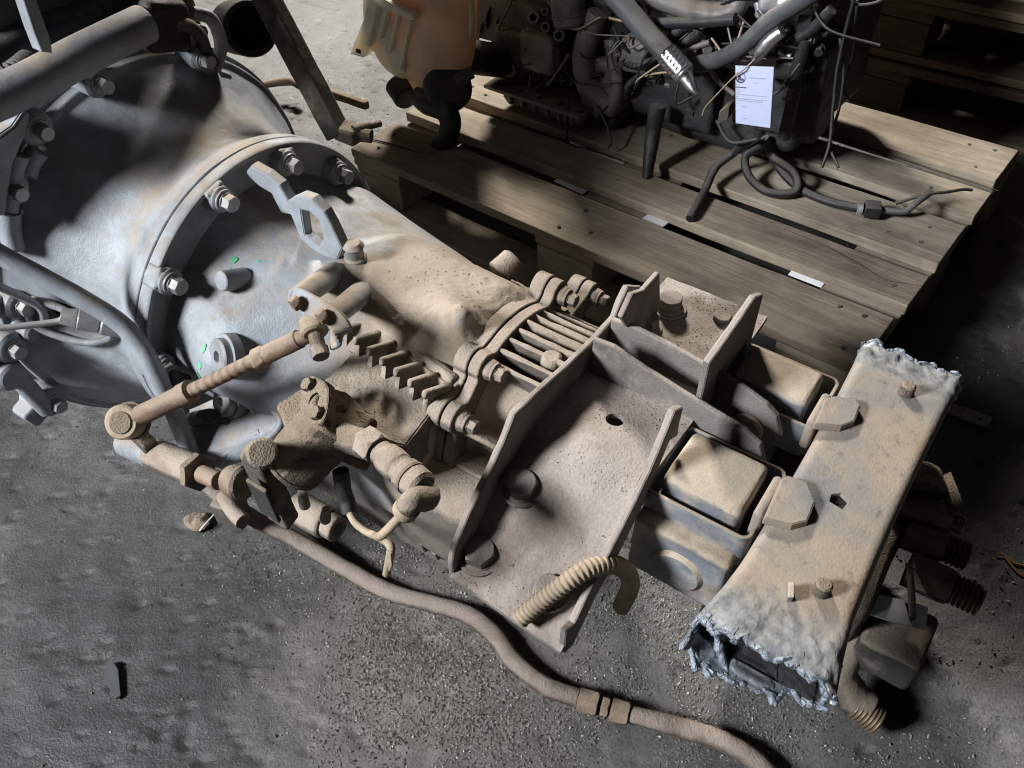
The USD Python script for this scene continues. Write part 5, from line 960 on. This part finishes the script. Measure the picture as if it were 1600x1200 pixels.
obj('logo', plate(Polygon([(lx+lr*math.cos(t), ly+lr*math.sin(t)) for t in np.linspace(0, 6.2, 40)]).difference(Polygon([(lx+lr*.82*math.cos(t)+.0006, ly+lr*.82*math.sin(t)+.001) for t in np.linspace(0, 6.2, 40)])), .0002, to+tz*.0006, tx, ty, 0), 'print_ink', TG)
obj('logo', plate([(lx-lr*.5, ly-lr*.5), (lx+lr*.7, ly-lr*.55), (lx+lr*.6, ly-lr*.15), (lx+lr*.1, ly-lr*.1), (lx+lr*.1, ly+lr*.5), (lx-lr*.35, ly+lr*.5), (lx-lr*.4, ly)], .0002, to+tz*.0006, tx, ty, 0), 'print_ink', TG)
obj('tie_wire', tube([e(1180, 92, .28), e(1163, 108, .268), e(1145, 122, .27), e(1118, 150, .275), e(1102, 168, .28), e(1097, 181, .28)], .0014, 6), 'conduit', TG, smooth=60)

# ================================================================== THE EXPANSION TANK
K_ = thing('expansion_tank', 'orange-stained translucent coolant tank with a black pump and hose hanging by the engine', 'tank')
def kt(u, v, y=.20): return W(u, v, y=y)
c_ = kt(668, 32); vx = unit(kt(720, 32)-kt(620, 32)); vz = A_([0, 0, 1.])
def tank(p):
    d = d_ell(p, c_, (.118, .075, .165)); 
    d = smin(d, d_caps(p, kt(705, -40), kt(690, 90), .06, .05), .03)
    d = smin(d, d_caps(p, kt(655, 90), kt(662, 150), .034, .022), .02)
    return d
lo, hi = c_-A_([.2, .14, .26]), c_+A_([.2, .14, .26])
obj('tank_body', net(tank, lo, hi, .008), 'tank_stained', K_, smooth=True)
obj('tank_seam', tube([kt(728, -40), kt(736, 20), kt(732, 60), kt(718, 95), kt(700, 112)], .006, 10), 'tank_plastic', K_, smooth=60)
# pale moulded ribs and feet of the upper half
def kp(pts_, y_): return [(q_[0], q_[2]) for q_ in (kt(u, v, y_) for u, v in pts_)]
obj('tank_bracket', rough(plate(kp(((584, -30), (604, -2), (648, 20), (651, 32), (634, 112), (618, 108), (606, 76), (592, 58), (572, 88), (551, 82), (556, 68), (574, 24), (576, -20)), .14), .030, (0, .145, 0), (1, 0, 0), (0, 0, 1), .003), .0005, 40, .01, 180), 'tank_plastic', K_, smooth=30)
obj('tank_bracket', plate(kp(((588, -8), (606, -4), (650, 20), (651, 30), (640, 28), (604, 10), (586, 4)), .118), .020, (0, .118, 0), (1, 0, 0), (0, 0, 1), .003), 'tank_plastic', K_)
for (u0, v0, u1, v1) in ((592, 8, 578, 70), (608, 12, 596, 60), (626, 18, 612, 80), (645, 30, 628, 108)):
    a0_, a1_ = kt(u0, v0, .122), kt(u1, v1, .126); obj('tank_rib', obox((a0_+a1_)/2, a1_-a0_, (0, 1, 0), np.cross(unit(a1_-a0_), (0, 1, 0)), (np.linalg.norm(a1_-a0_), .018, .0055), .0015), 'tank_plastic', K_)
obj('clip_slot', obox(kt(560, 80, .128), (1, 0, 0), (0, 1, 0), (0, 0, 1), (.012, .004, .008)), 'dark_iron', K_)
obj('tank_side', rough(trimesh.creation.icosphere(3, 1).apply_transform(np.diag([.085, .05, .12, 1])).apply_translation(kt(618, 40, .185)), .001, 30, .02, 182), 'tank_plastic', K_, smooth=60)
obj('clamp_band', ring(kt(628, 142, .17), unit(A_([.6, -.2, -.25])), [(-.022, .026), (-.022, .030), (.022, .030), (.022, .026)], 40) + cyl(kt(628, 142, .17)-unit(A_([.6, -.2, -.25]))*.02, kt(628, 142, .17)+unit(A_([.6, -.2, -.25]))*.03, .026), 'black_rubber', K_)
obj('pump_body', rough(cyl(kt(690, 120, .23), kt(702, 140, .15), .052, ch=.01), .002, 30, .012, 183), 'black_rubber', K_, smooth=50)
obj('nozzle', cyl(kt(738, 112, .16), kt(712, 127, .13), .013, ch=.001) - cyl(kt(722, 121, .142), kt(708, 129, .126), .009), 'grey_rubber', K_)
obj('pump_hose', tube([kt(655, 150, .16), kt(668, 160, .15), kt(695, 172, .14), kt(704, 195, .135), kt(694, 222, .13), kt(672, 252, .125), kt(652, 276, .12)], [.024, .027, .026, .024, .023, .023, .023, .023, .024], 16), 'black_rubber', K_, smooth=60)
he = kt(648, 280, .118); hn = unit(kt(648, 280, .118)-kt(668, 256, .124)); obj('hose_end', ring(he, hn, [(-.02, .017), (-.02, .026), (.006, .026), (.006, .017)], 32), 'black_rubber', K_)
obj('tank_hose', tube([kt(712, 100, .24), kt(735, 90, .26), kt(758, 92, .30), kt(790, 96, .36)], .037, 18), 'black_rubber', K_, smooth=60)
